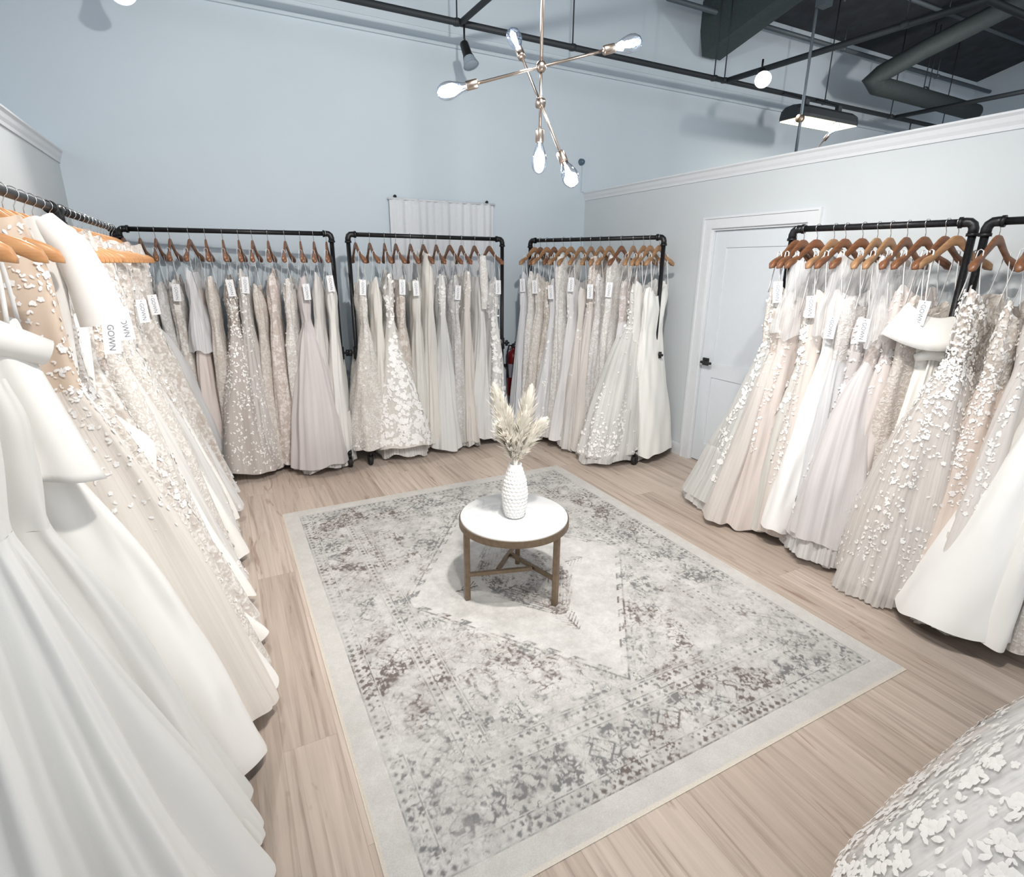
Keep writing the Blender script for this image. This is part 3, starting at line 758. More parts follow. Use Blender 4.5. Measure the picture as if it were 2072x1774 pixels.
def motifs(g, plan, mat, parent, off, size=(.012, .026), flower=.25, name='lace_applique', seed=0):
    rs = np.random.RandomState(seed + 77); V_, U_ = motif_points(g, plan, rs)
    P_, NN = g.normals(V_, U_, off); v = []; f = []
    def leafq(c, n_, d, s, fat=1.):
        w = np.cross(n_, d) * fat; b0 = len(v)
        v.extend([c, c + d * s * .3 + w * s * .19 + n_ * s * .05, c + d * s * .72 + w * s * .23 + n_ * s * .08, c + d * s + n_ * s * .03,
                  c + d * s * .72 - w * s * .23 + n_ * s * .08, c + d * s * .3 - w * s * .19 + n_ * s * .05, c + d * s * .5 + n_ * s * .12])
        f.extend([(b0+i, b0+6, b0+(i+1) % 6) for i in range(6)])
    for c, (n_, du, dv) in zip(P_, NN):
        n_ = n_ if np.dot(n_, [c[0] - g.cs * .5, (c[1] - g.cw * .5) * 3, 0]) >= 0 else -n_
        c = c + n_ * .003; s = rs.uniform(*size) * .82
        a = rs.uniform(0, 6.28); d = du * math.cos(a) + dv * math.sin(a)
        if rs.rand() < flower:
            e = np.cross(n_, d)
            for k in range(5):
                b_ = k * 1.2566; leafq(c, n_, d * math.cos(b_) + e * math.sin(b_), s * .7 * rs.uniform(.75, 1.1), 1.7)
        else:
            leafq(c, n_, d, s)
            if rs.rand() < .5: leafq(c, n_, d * .5 + np.cross(n_, d) * .86, s * .8)
    o = mesh_obj(name, v, f, mat, parent, smooth=True); o['kind'] = 'stuff'; return o

def strap(g, x, ztop, parent, y=0., w=.0045):
    # ribbon loop: two strands from the bodice edge to the hanger arm
    v = []; f = []
    for s in (-1, 1):
        b0 = len(v); xb = x * 1.02
        n = 7
        for i in range(n):
            t_ = i / (n - 1); z = (g.zt - .035) * (1 - t_) + ztop * t_; yy = s * (.030 * (1 - t_) ** 1.3 + .010)
            xx = xb * (1 - t_) + x * t_ + .004 * math.sin(t_ * PI)
            v += [(xx - w, yy, z), (xx + w, yy, z)]
        f += [(b0 + 2*i, b0 + 2*i + 1, b0 + 2*i + 3, b0 + 2*i + 2) for i in range(n - 1)]
    v += [(x - w, -.010, ztop), (x + w, -.010, ztop), (x + w, 0, ztop + .006), (x - w, 0, ztop + .006), (x - w, .010, ztop), (x + w, .010, ztop)]
    b0 = len(v) - 6; f += [(b0, b0+1, b0+2, b0+3), (b0+3, b0+2, b0+5, b0+4)]
    o = mesh_obj('strap', v, f, M['ribbon'], parent); md = o.modifiers.new('thickness', 'SOLIDIFY'); md.thickness = .0015
    return o

def price_tag(parent, x, y, z, face, tilt=0.):
    # card hanging on its string, facing +y*face
    root = MB().box((-.024, -.0007, -.058), (.024, .0007, .058)).build('price_tag', M['tag'], parent)
    root.location = (x, y, z); root.rotation_euler = (0, tilt, math.radians(face))
    lo = bpy.data.objects.new('lettering', letter_me); C.objects.link(lo); lo.parent = root
    lo.rotation_euler = (PI / 2, PI / 2, 0); lo.location = (-.001, -.0012, -.004)
    MB().lathe([(.0025, 0), (.0025, .0005), (.0005, .0005)], (0, -.0007, .049), (0, -1, 0), 10).build('eyelet', M['black'], root)
    MB().tube([(0, -.001, .049), (.004, -.002, .085), (.001, 0, .12)], .0006, 5).build('string', M['ribbon'], root)
    root['label'] = 'white card price tag'

FAB_WORD = dict(satin='satin', crepe='crepe', tulle='tulle', lace='lace', guipure='guipure lace', organza='organza')
RNAME = {1: 'rack left of curtain', 2: 'rack before the curtain', 4: 'far corner rack', 5: 'rack by white door', 6: 'right edge rack',
         3: 'farther left rack', 7: 'nearer left rack', 8: 'lower right rack'}
ORD = 'first second third fourth fifth sixth seventh eighth ninth tenth eleventh twelfth thirteenth fourteenth fifteenth sixteenth seventeenth'.split()
STW = dict(aline='A-line gown', ball='ball gown', mermaid='fit-and-flare gown', sheath='slim gown')

def make_gown(ri, idx, fpos, fab, col, cname, style='aline', extra='', plan=None, over=None, petti=None, tagz=None, yaw=0, wood='wood_dark',
              sleeves=None, high=False, msize=(.012, .026), mflower=.25, mmat='motif', bfab=None, bcol=None, custom=None, drop=0, first='left', htilt=0, **kw):
    rk = RK[ri]; P0 = rk.at(fpos); ang = math.atan2(rk.n.y, rk.n.x) + math.radians(yaw)
    word = ORD[idx]
    ordt = f'{word} from left, {RNAME[ri]}'
    if ri in (3, 7): ordt = f'{word} from camera, {RNAME[ri]}'
    if ri == 8: ordt = 'at the lower right corner'
    def mk(cn, fw, ex): return ' '.join(w_ for w_ in (cn, fw, STW[style], ex) if w_) + ', ' + ordt
    lab = mk(cname, FAB_WORD[fab], extra)
    import re
    wc = lambda q: len([w_ for w_ in re.split(r'[^A-Za-z]+', q) if w_])
    if wc(lab) > 16: lab = mk(cname, '', extra)
    if wc(lab) > 16: lab = (cname + ' gown ' + extra + ', ' + ordt)
    if wc(lab) > 16: lab = (cname.split()[-1] + ' gown ' + extra + ', ' + ordt)
    if wc(lab) > 16: print('LONG', lab)
    hl = f'wooden hanger, {ordt}' if ri != 8 else 'wooden hanger holding the lace gown at the lower right corner'
    hanger(P0 + Vector((0, 0, rk.z + .0165 + .002)), ang, wood, hl, 'wooden hangers on the ' + RNAME[ri])
    root = thing('wedding_gown', lab, 'dress', P0, 'gowns on the ' + RNAME[ri], ang)
    armz = rk.z - .155                      # where straps rest on the hanger arm
    g = Gown(**{**dict(style=style, seed=ri * 100 + idx), **({'zt': armz + .03, 'zw': armz - .40, 'bw': .185, 'neck': 'vee'} if high else {}), **kw})
    vw = g.vw()
    bm = fabric(bfab or fab, bcol or col)
    g.shell('bodice', 0, vw, bm, root, nv=18)
    g.shell('skirt', vw, 1, fabric(fab, col), root)
    if not high:
        for x in (-.125, .125): strap(g, x, armz + .03, root)
    if over:
        of, oc, v1, o_ = over
        g.shell('tulle_overlay', vw * .98, v1, fabric(of, oc), root, off=o_)
    if petti:
        oc, dz, sc = petti
        g2 = Gown(**{**g.__dict__, 'zh': max(.014, g.zh - dz), 'sp': g.sp * sc, 'sm': g.sm * sc, 'hw': g.hw * sc, 'ruff': .010, 'folds': g.folds + 4, 'seed': g.seed + 9, 'wave': .02})
        g2.shell('petticoat', .70, 1, fabric('organza', oc), root, nv=18)
    if plan: motifs(g, plan, M[mmat], root, over[3] + .001 if over else 0, msize, mflower, seed=g.seed)
    if sleeves:
        sf, sc, ln = sleeves
        for s in (-1, 1):
            pts = [(s * (.17 + .02 * t_), .012 * math.sin(t_ * 5), armz + .02 - ln * t_) for t_ in np.linspace(0, 1, 9)]
            o = MB().tube(pts, [.035 + .02 * math.sin(t_ * PI * .9) * .7 + .004 * math.sin(i * 3) for i, t_ in enumerate(np.linspace(0, 1, 9))], 16, caps=False).build('sleeve', fabric(sf, sc), root, True)
    if tagz:
        # the card hangs just outside the bodice on the room side
        tx, ty, tz_, fc = tagz
        rot = {1: 95, 2: 78, 4: 118, 5: 128, 6: 130, 3: 14, 7: 14}[ri]
        if ri in (1, 2, 4): tx, ty = g.bw + .022, (.02 if ri == 1 else -.01 if ri == 2 else .03)
        if ri == 5: tx, ty = g.bw + .015, .055
        price_tag(root, tx, ty, tz_, rot, R.uniform(-.10, .10))
    if custom: custom(g, root, armz)
    return g, root

# ---- palette
IV, WH, CR, CH, BL, MV, SG, GR, NU, PK, OFF = '#efece6', '#f3f3f2', '#ece6dc', '#ddcfc2', '#ead8cf', '#cfc2c3', '#c9c7c1', '#d8d9dd', '#d3bfae', '#e8cdbb', '#f6f3ec'

# The camera-facing side of a gown's own y axis: computed per rack
def tag_side(ri): return {1: 1, 2: 1, 4: 1, 5: 1, 6: 1, 3: -1, 7: -1, 8: 1}[ri]

# rack 1 -------------------------------------------------
F1 = [0.015, 0.087, 0.155, 0.218, 0.307, 0.38, 0.46, 0.535, 0.601, 0.677, 0.762, 0.838, 0.907, 0.972]
S1 = [
 dict(fab='lace', col=IV, cname='ivory', style='sheath'),
 dict(fab='lace', col=WH, cname='white', style='aline', plan=[('bodice', 80)]),
 dict(fab='lace', col=GR, cname='pale grey', style='sheath', extra='with shimmering bodice'),
 dict(fab='guipure', col=IV, cname='ivory', style='aline', extra='with a swing tag', tagz=(.20, .02, 1.40, -1)),
 dict(fab='crepe', col=BL, cname='blush', style='sheath', extra='under a dove grey organza capelet', sp=.2),
 dict(fab='lace', col=CH, cname='champagne', style='sheath', sp=.19),
 dict(fab='tulle', col='#b3a297', cname='champagne', style='aline', extra='covered in silvery white leaf sequins', plan=[('all', 2300)], msize=(.016, .028), mflower=0, mmat='motif_sparkle', sp=.32, hw=.23, bfab='guipure', bcol='#b5a496', tagz=(.17, .0, 1.43, -1), cs=.05, amp=.03, folds=7, bw=.175),
 dict(fab='tulle', col='#c6bdb6', cname='silver grey', style='aline', extra='with trailing leaf sequins', plan=[('all', 1200)], msize=(.016, .028), mflower=0, mmat='motif_sparkle', sp=.27, hw=.09, cs=.04, amp=.028, tagz=(.18, .01, 1.45, -1)),
 dict(fab='lace', col=CH, cname='champagne', style='sheath', sp=.18),
 dict(fab='guipure', col=BL, cname='blush', style='sheath', extra='with open back', sp=.2),
 dict(fab='lace', col=IV, cname='ivory', style='mermaid', plan=[('bodice', 80), ('hip', 120)], sp=.22),
 dict(fab='tulle', col=MV, cname='dusty mauve', style='ball', sp=.36, sm=.25, hw=.24, cs=.02, folds=15, amp=.028, extra='with a gathered skirt', petti=('#c9c4c2', .04, .9), tagz=(.18, .02, 1.40, -1), zh=.07),
 dict(fab='tulle', col='#dcd5d1', cname='pearl', style='aline', sp=.27, hw=.10, folds=14),
 dict(fab='crepe', col=IV, cname='ivory', style='aline', sp=.25, hw=.08, tagz=(.17, .02, 1.46, -1), petti=('#d5d3d0', .03, .95)),
]
def capelet(g, root, armz):
    mbp = Gown(zt=armz - .08, zw=armz - .3, zh=.98, sp=.20, sm=.15, hw=.085, style='aline', folds=5, amp=.018, seed=8, bw=.17)
    mbp.shell('capelet', 0, 1, fabric('organza', '#d9dae0'), root, nv=26)
S1[4]['custom'] = capelet
# rack 2 -------------------------------------------------
F2 = [0.04, 0.123, 0.211, 0.28, 0.371, 0.453, 0.537, 0.627, 0.706, 0.798, 0.904]
def draped_sleeve(g, root, armz):
    pts = [(.20, 0, armz + .01), (.215, .0, armz - .12), (.215, .01, armz - .28), (.20, .01, armz - .42)]
    MB().tube(pts, [.028, .036, .034, .024], 14, caps=False).build('sleeve', fabric('lace', WH), root, True)
S2 = [
 dict(fab='lace', col='#e9e6de', cname='ivory', style='aline', extra='with a scalloped lace hem', plan=[('hem', 260), ('all', 80)], sp=.26, sm=.2, hw=.19, folds=6, amp=.022, zh=.14, tagz=(.19, .03, 1.43, -1)),
 dict(fab='crepe', col=CR, cname='cream', style='sheath', sp=.2, hw=.07, zh=.1),
 dict(fab='tulle', col='#e2ddd3', cname='ivory', style='aline', extra='with large white flowers near the hem', plan=[('bodice', 160), ('vine', 240), ('spray', 420)], msize=(.022, .048), mflower=.5, sp=.33, sm=.22, hw=.27, cs=.03, cw=.05, folds=7, amp=.016, zh=.14, petti=('#dedad4', .10, .78), high=False),
 dict(fab='guipure', col=CH, cname='champagne', style='sheath', sp=.19, tagz=(.18, .02, 1.43, -1)),
 dict(fab='crepe', col='#dedad0', cname='ivory', style='sheath', extra='with a draped neckline', sp=.2, hw=.07, folds=12, tagz=(.17, .02, 1.42, -1)),
 dict(fab='crepe', col=CR, cname='cream', style='sheath', high=True, sp=.2, folds=12, zh=.1),
 dict(fab='tulle', col=WH, cname='white', style='aline', extra='with flowers on the bodice', plan=[('bodice', 190)], msize=(.016, .03), mflower=.4, sp=.27, hw=.17, folds=14, amp=.025, cs=.02),
 dict(fab='lace', col=GR, cname='pale grey', style='sheath', sp=.2, hw=.07, plan=[('bodice', 120)], tagz=(.2, .04, 1.38, -1)),
 dict(fab='tulle', col='#ddd3c8', cname='champagne', style='aline', extra='with an off-shoulder lace top', plan=[('bodice', 200)], sp=.26, hw=.11, folds=12, petti=('#cfc9c2', .04, .9), zh=.07),
 dict(fab='tulle', col='#e3e2e1', cname='white', style='aline', extra='with a long lace sleeve', custom=draped_sleeve, sp=.25, hw=.12, folds=14, high=False),
 dict(fab='tulle', col='#dedddb', cname='pearl', style='aline', extra='with big petals down the front', plan=[('bodice', 150), ('vine', 260)], msize=(.02, .045), mflower=.5, sp=.25, hw=.10, cw=-.03, folds=12, tagz=(.2, .05, 1.42, -1), petti=('#c9c6c2', .04, .9), zh=.08),
]
# rack 4 -------------------------------------------------
F4 = [0.039, 0.089, 0.145, 0.205, 0.28, 0.342, 0.422, 0.499, 0.57, 0.635, 0.721, 0.802, 0.872, 0.915, 0.974]
S4 = [
 dict(fab='tulle', col='#e6e9f0', cname='icy white', style='aline', sp=.30, hw=.10, cw=.0, folds=12, tagz=(.20, .02, 1.43, -1), plan=[('bodice', 60)]),
 dict(fab='lace', col=WH, cname='white', style='sheath', sp=.26),
 dict(fab='lace', col=CR, cname='cream', style='sheath', sp=.25, plan=[('bodice', 90)], tagz=(.2, .02, 1.42, -1)),
 dict(fab='guipure', col='#e5dccb', cname='cream', style='sheath', sp=.24, plan=[('bodice', 100)]),
 dict(fab='tulle', col='#e6e6ea', cname='white', style='aline', sp=.32, hw=.12, plan=[('vine', 260)], folds=13, tagz=(.17, .03, 1.38, -1)),
 dict(fab='lace', col=WH, cname='white', style='aline', high=True, sp=.28),
 dict(fab='tulle', col='#e9e7e9', cname='white', style='aline', extra='with lace leaves down the skirt', sp=.33, hw=.13, plan=[('bodice', 140), ('vine', 360)], high=False, tagz=(.16, .03, 1.45, -1)),
 dict(fab='tulle', col='#ddd3cb', cname='champagne', style='aline', sp=.34, hw=.15, folds=14, plan=[('hip', 90)], petti=('#c8c5c2', .05, .95), zh=.08),
 dict(fab='tulle', col='#e2d8cf', cname='pale champagne', style='aline', sp=.32, hw=.12, folds=12, bfab='guipure', bcol=CH, plan=[('bodice', 130), ('hip', 60)], high=True, tagz=(.16, .05, 1.40, -1)),
 dict(fab='lace', col='#e2e0e4', cname='pale grey', style='aline', sp=.3, plan=[('bodice', 80), ('hip', 80)], hw=.1),
 dict(fab='lace', col=WH, cname='white', style='sheath', sp=.26, high=True, tagz=(.18, .04, 1.42, -1)),
 dict(fab='tulle', col='#dad5da', cname='lilac grey', style='aline', sp=.3, hw=.12, folds=13, bfab='guipure', bcol='#d8cfd0', extra='with a sweetheart lace top'),
 dict(fab='tulle', col='#dedcd8', cname='ivory', style='ball', extra='with floral lace climbing from the hem', sp=.46, sm=.28, hw=.24, cw=-.07, cs=.05, folds=12, amp=.026, plan=[('bodice', 170), ('hip', 130), ('spray', 420)], msize=(.014, .03), mflower=.4, petti=('#cfcdcb', .05, 1.0), zh=.09, over=('sheer', '#e6e5e3', .99, .010)),
 dict(fab='crepe', col='#e8e6e2', cname='ivory', style='aline', sp=.34, sm=.26, hw=.10, cs=.05, folds=7),
 dict(fab='satin', col='#e2e1da', cname='ivory', style='aline', extra='with ruched sides', sp=.22, sm=.27, hw=.14, cs=-.02, folds=6, cw=.05, yaw=-5),
]
# rack 5 -------------------------------------------------
F5 = [0.031, 0.08, 0.166, 0.273, 0.342, 0.442, 0.525, 0.596, 0.684, 0.777, 0.876, 0.934]
def offshoulder(g, root, armz):
    # wide folded band around the neckline, knot at the waist with a hanging panel
    n = 96; v = []; f = []
    prof = [(.020, .035), (.036, .034), (.095, -.075), (.115, -.115), (.100, -.118), (.030, -.02)]
    for i in range(n):
        a = 2 * PI * i / n; cs_, sn = math.cos(a), math.sin(a)
        dip = .055 * abs(sn) ** 1.3
        for o_, z in prof:
            ex = 1 + .35 * abs(cs_)
            v.append(((g.bw + o_ * ex) * cs_, (.035 + o_ * .75) * sn, g.zt - dip + z + .010 * math.cos(a * 3)))
    k = len(prof)
    for i in range(n):
        for j in range(k):
            f.append((i*k+j, ((i+1)%n)*k+j, ((i+1)%n)*k+(j+1)%k, i*k+(j+1)%k))
    mesh_obj('folded_collar', v, f, fabric('satin', '#faf8f3'), root)
    kn = MB(); zk = g.zw + .03
    pts = [(.12, .03, zk + .0), (.08, .055, zk + .02), (.03, .07, zk + .025), (-.03, .065, zk + .0), (-.08, .045, zk - .03)]
    kn.tube(pts, [.018, .028, .034, .026, .014], 12)
    kn.build('knot', fabric('satin', '#faf8f3'), root, True)
    for sgn in (1, -1): pass
    v = []; f = []; nz_, nx_ = 30, 14
    for i in range(nz_):
        t_ = i / (nz_ - 1)
        for j in range(nx_):
            s_ = j / (nx_ - 1) - .5; w = .05 + .13 * t_
            v.append((.02 + s_ * w * 2 * .8 + .05 * t_, .058 + .045 * t_ + .010 * math.sin(j * 1.7) * (.4 + t_), zk + .01 - t_ * 1.0))
    for i in range(nz_ - 1):
        for j in range(nx_ - 1): f.append((i*nx_+j, i*nx_+j+1, (i+1)*nx_+j+1, (i+1)*nx_+j))
    o = mesh_obj('front_panel', v, f, fabric('satin', '#faf8f3'), root); md = o.modifiers.new('thickness', 'SOLIDIFY'); md.thickness = .002
def cape(g, root, armz):
    c_ = Gown(zt=armz + .0, zw=armz - .2, zh=armz - .42, sp=.20, sm=.20, hw=.06, style='aline', folds=6, amp=.012, seed=g.seed + 3, bw=.19, topd=.02, wave=.02)
    c_.shell('sheer_cape', 0, 1, fabric('sheer', '#dfe0e3'), root, nv=20)
S5 = [
 dict(fab='organza', col='#cfcfca', cname='sage grey', style='aline', extra='with lace leaves', sp=.24, sm=.26, hw=.30, cw=-.24, folds=8, amp=.02, zh=.10, bfab='lace', bcol='#d9d2c9', plan=[('bodice', 90), ('vine', 220)], msize=(.018, .036), tagz=(.16, .05, 1.47, 1), petti=('#d4d3cf', .06, 1.02), yaw=4, zt=1.50),
 dict(fab='tulle', col='#d9cdc4', cname='champagne', style='sheath', sp=.34, hw=.12, cw=-.12, bfab='guipure', bcol=CH, plan=[('bodice', 180), ('hip', 90)], folds=10),
 dict(fab='tulle', col='#ead6cc', cname='blush', style='aline', sp=.32, custom=cape, hw=.12, cw=-.06, plan=[('bodice', 120), ('vine', 220)], folds=8, extra='with sparkling vines', mmat='motif_sparkle', zh=.03),
 dict(fab='tulle', col='#d8d4cb', cname='sage', style='aline', sp=.25, hw=.13, cw=-.02, bfab='guipure', bcol='#e6e2d8', plan=[('bodice', 200), ('hip', 200)], msize=(.02, .04), mflower=.5, zt=1.40, folds=9, tagz=(.10, .07, 1.40, 1), extra='with a pointed lace bodice'),
 dict(fab='tulle', col='#e6d6cb', cname='blush', style='aline', sp=.26, hw=.12, plan=[('vine', 160), ('bodice', 100)], folds=9),
 dict(fab='satin', col='#f5f5f4', cname='white', style='aline', custom=cape, sp=.33, sm=.2, hw=.10, folds=5, amp=.022, zh=.12, tagz=(.12, .06, 1.30, 1)),
 dict(fab='tulle', col='#dfe0e6', cname='pale grey', style='aline', sp=.30, hw=.13, folds=12, bfab='lace', bcol='#dcd8da', extra='with a plain sweetheart top'),
 dict(fab='tulle', col='#d3c8c8', cname='mauve', style='aline', sp=.33, hw=.15, plan=[('bodice', 160), ('vine', 480)], msize=(.02, .038), mflower=.1, zt=1.37, folds=9, tagz=(.08, .08, 1.30, 1), extra='with white lace leaves down the front', petti=('#d6d3d2', .07, 1.05), zh=.12),
 dict(fab='tulle', col='#d9d2d4', cname='lilac grey', style='ball', sp=.37, sm=.25, hw=.2, cs=.02, folds=15, amp=.028, bfab='guipure', bcol='#d9cfd0', petti=('#cfcccb', .10, 1.0), zh=.16, custom=cape, extra='with frilled petticoats'),
 dict(fab='tulle', col='#e4d5cf', cname='rosy blush', style='aline', sp=.34, hw=.16, folds=11, plan=[('bodice', 130), ('hip', 130)], petti=('#d2cbc7', .06, .95), zh=.10),
 dict(fab='lace', col='#d2c2b2', cname='beaded nude', style='sheath', sp=.24, plan=[('bodice', 200)], mmat='motif_sparkle', msize=(.008, .016), zt=1.45),
 dict(fab='satin', col='#faf8f3', cname='white', style='aline', extra='with an off-shoulder collar and knotted waist', sp=.22, sm=.16, hw=.11, folds=5, amp=.02, zt=1.40, zw=1.15, custom=offshoulder, tagz=(.03, .10, 1.40, 1), wf=.7, bw=.15, yaw=-14, zh=.2),
]
# rack 6 -------------------------------------------------
S6 = [
 (0.05, dict(fab='tulle', col='#dfd0c5', cname='champagne', style='ball', extra='with a bodice crusted in cream flowers', sp=.42, sm=.24, hw=.24, cs=.03, cw=-.02, folds=9, amp=.03, zt=1.50, bfab='guipure', bcol='#e5dccf', plan=[('bodice', 1100), ('hip', 1100), ('vine', 300), ('spray', 150)], msize=(.012, .026), mflower=.12, petti=('#d3cbc4', .05, 1.0), zh=.06, over=('sheer', '#e8dfd8', .99, .012))),
 (0.17, dict(fab='tulle', col='#e8cfbc', cname='peach', style='aline', extra='with cream lace bodice', sp=.40, sm=.22, hw=.16, folds=8, amp=.03, zt=1.47, plan=[('bodice', 420), ('hip', 260), ('vine', 300)], msize=(.014, .026), mflower=.1, bfab='guipure', bcol='#e9dfd2', zh=.10)),
 (0.27, dict(fab='tulle', col='#e6ddd6', cname='pearl', style='aline', extra='with sparkling sprays', sp=.45, sm=.22, hw=.14, folds=9, plan=[('bodice', 150), ('vine', 240)], mmat='motif_sparkle', zh=.10, petti=('#dcd6d0', .09, 1.02), )),
 (0.38, dict(fab='satin', col='#f7f6f3', cname='white', style='aline', extra='with a wide rolling hem', sp=.50, sm=.22, hw=.30, cw=-.03, cs=.04, folds=5, amp=.045, zh=.09, wave=.02)),
 (0.50, dict(fab='satin', col='#f5f3ee', cname='off white', style='aline', sp=.50, sm=.22, hw=.12, folds=6, amp=.03, cs=.0, zh=.1)),
 (0.62, dict(fab='lace', col=IV, cname='ivory', style='aline', sp=.44, sm=.2, hw=.12, plan=[('hip', 120)])),
]
# left racks ---------------------------------------------
S3 = [
 dict(fab='satin', col=OFF, cname='ivory', style='aline', sp=.50, hw=.12, folds=6),
 dict(fab='lace', col=IV, cname='ivory', style='aline', sp=.49, hw=.11, plan=[('bodice', 160), ('vine', 160), ('hem', 160)], extra='with a lace edged hem', msize=(.014, .03)),
 dict(fab='tulle', col='#eceae6', cname='white', style='aline', sp=.50, hw=.10, plan=[('hip', 160), ('hem', 120)], folds=11),
 dict(fab='guipure', col='#e8e0d6', cname='cream', style='aline', sp=.48, hw=.09, plan=[('bodice', 120), ('vine', 120)], high=True, tagz=(.20, -.05, 1.36, -1)),
 dict(fab='satin', col='#f3f0e9', cname='white', style='aline', sp=.50, hw=.09, folds=6),
 dict(fab='lace', col='#e9e3dc', cname='ivory', style='aline', sp=.48, hw=.09, high=True, plan=[('bodice', 120), ('hip', 120), ('vine', 120)], msize=(.016, .03)),
 dict(fab='tulle', col='#e5e3e3', cname='pearl', style='aline', sp=.52, hw=.09, folds=12, plan=[('hem', 160)]),
 dict(fab='lace', col=WH, cname='white', style='aline', sp=.47, hw=.09, plan=[('bodice', 90), ('vine', 120)]),
 dict(fab='guipure', col='#e6dfd7', cname='cream', style='aline', sp=.5, hw=.09, high=True, plan=[('bodice', 120)], tagz=(.22, -.05, 1.36, -1)),
 dict(fab='tulle', col='#e8e8ea', cname='icy white', style='aline', sp=.52, hw=.10, folds=12, plan=[('bodice', 90), ('hem', 160)]),
 dict(fab='lace', col=IV, cname='ivory', style='aline', sp=.5, hw=.09, high=True, plan=[('bodice', 100), ('vine', 120), ('hem', 90)], msize=(.018, .034)),
 dict(fab='tulle', col='#e0e0e2', cname='pale grey', style='aline', sp=.50, hw=.10, folds=13, plan=[('bodice', 90), ('vine', 100)], mmat='motif'),
 dict(fab='lace', col='#dedbd8', cname='dove grey', style='aline', sp=.44, hw=.10, high=True, extra='with big petals on the sleeve', plan=[('bodice', 160)], msize=(.02, .045), mflower=.4),
 dict(fab='tulle', col='#dadadd', cname='silver', style='ball', sp=.52, hw=.16, cw=.05, folds=14, amp=.02),
]
F3 = list(np.linspace(.03, .95, 14))
def bow_bodice(g, root, armz):
    # crossed satin band at the bust with a broad stiff bow tail falling on the room side
    MB().tube([(-.17, -.06, g.zt - .06), (-.05, -.09, g.zt - .03), (.08, -.10, g.zt - .04), (.19, -.05, g.zt - .10)], [.03, .045, .045, .03], 14).build('bust_band', fabric('satin', OFF), root, True)
    v = []; f = []; nz_, nx_ = 18, 12
    for i in range(nz_):
        t_ = i / (nz_ - 1)
        for j in range(nx_):
            s_ = j / (nx_ - 1); w = .09 + .05 * t_
            v.append((.06 + w * s_ + .05 * t_, -.11 + .05 * s_ - .03 * t_ + .012 * math.sin(s_ * 7), g.zt - .04 - .34 * t_ - .03 * s_))
    for i in range(nz_ - 1):
        for j in range(nx_ - 1): f.append((i*nx_+j, i*nx_+j+1, (i+1)*nx_+j+1, (i+1)*nx_+j))
    o = mesh_obj('bow_tail', v, f, fabric('satin', OFF), root); md = o.modifiers.new('thickness', 'SOLIDIFY'); md.thickness = .004
def satin_sleeve(g, root, armz):
    pts = [(.17, 0, armz + .05), (.22, -.01, armz - .02), (.245, -.02, armz - .11), (.26, -.02, armz - .22)]
    MB().tube(pts, [.03, .045, .052, .058], 20, caps=False).build('sleeve', fabric('satin', '#faf8f4'), root, True)
    MB().tube([(-p_[0] * .78, p_[1], p_[2]) for p_ in pts], [.03, .04, .045, .045], 20, caps=False).build('sleeve', fabric('satin', '#faf8f4'), root, True)
def band_seam(g, root, armz):
    g.shell('skirt_tier', .62, .645, fabric('satin', '#fbfaf6'), root, off=.006, nv=4)
S7 = [
 dict(fab='crepe', col='#f1f0ec', cname='plain ivory', style='aline', extra='with a very full skirt', sp=.46, sm=.2, hw=.34, cw=-.0, folds=19, amp=.05, nu=360, nv=90, zt=1.42, zh=.06),
 dict(fab='crepe', col='#f0eee9', cname='soft ivory', style='aline', sp=.48, sm=.2, hw=.22, cw=-.0, folds=15, amp=.045, nu=280, nv=80, zt=1.40, zh=.07),
 dict(fab='satin', col='#f4f1ea', cname='ivory', style='aline', extra='with a banded bust and bow tail', sp=.52, sm=.2, hw=.16, folds=5, amp=.035, nu=220, nv=80, custom=bow_bodice, zt=1.50, zh=.06),
 dict(fab='tulle', col='#efe3d6', cname='champagne', style='aline', extra='with a nude bodice under lace leaves', sp=.56, sm=.2, hw=.14, folds=9, amp=.03, bfab='crepe', bcol='#d9b48a', plan=[('bodice', 620), ('hip', 420)], msize=(.010, .020), high=True, nu=220, nv=80),
 dict(fab='satin', col='#f7f4ee', cname='bright white', style='aline', extra='with wide satin sleeves', sp=.57, sm=.2, hw=.13, folds=5, amp=.03, custom=satin_sleeve, nu=200, nv=70, high=True),
 dict(fab='lace', col='#ece2d6', cname='cream', style='aline', sp=.54, hw=.12, high=True, plan=[('bodice', 200), ('hip', 200), ('vine', 160)], msize=(.010, .020), nu=200),
 dict(fab='satin', col='#f3efe8', cname='off white', style='mermaid', extra='with a seamed flounce', sp=.56, hw=.12, folds=5, amp=.03, custom=band_seam, nu=200),
 dict(fab='guipure', col='#ece6de', cname='ivory', style='aline', sp=.53, hw=.11, high=True, plan=[('bodice', 240), ('vine', 160)], msize=(.014, .026), nu=180, tagz=(.22, -.06, 1.36, -1)),
 dict(fab='crepe', col='#f2efe8', cname='ivory', style='aline', sp=.55, hw=.10, folds=7, amp=.03, nu=180, bfab='lace', bcol='#e5ccb4', extra='with a nude lace bodice', plan=[('bodice', 200)]),
 dict(fab='lace', col='#efeae2', cname='white', style='aline', sp=.51, hw=.10, plan=[('bodice', 160), ('vine', 260)], msize=(.010, .020), high=True, tagz=(.24, -.06, 1.38, -1)),
 dict(fab='satin', col='#f6f3ed', cname='white', style='aline', sp=.54, hw=.09, folds=5),
 dict(fab='tulle', col='#ece8e3', cname='pearl', style='aline', sp=.52, hw=.09, folds=10, plan=[('vine', 220), ('hem', 120)], msize=(.016, .03)),
 dict(fab='lace', col='#ebe4db', cname='cream', style='aline', sp=.50, hw=.09, high=True, plan=[('bodice', 160), ('hip', 140), ('hem', 160)]),
]
F7 = [0.03, .12, .245, .34, .40, .505, .565, .625, .69, .75, .81, .875, .94]

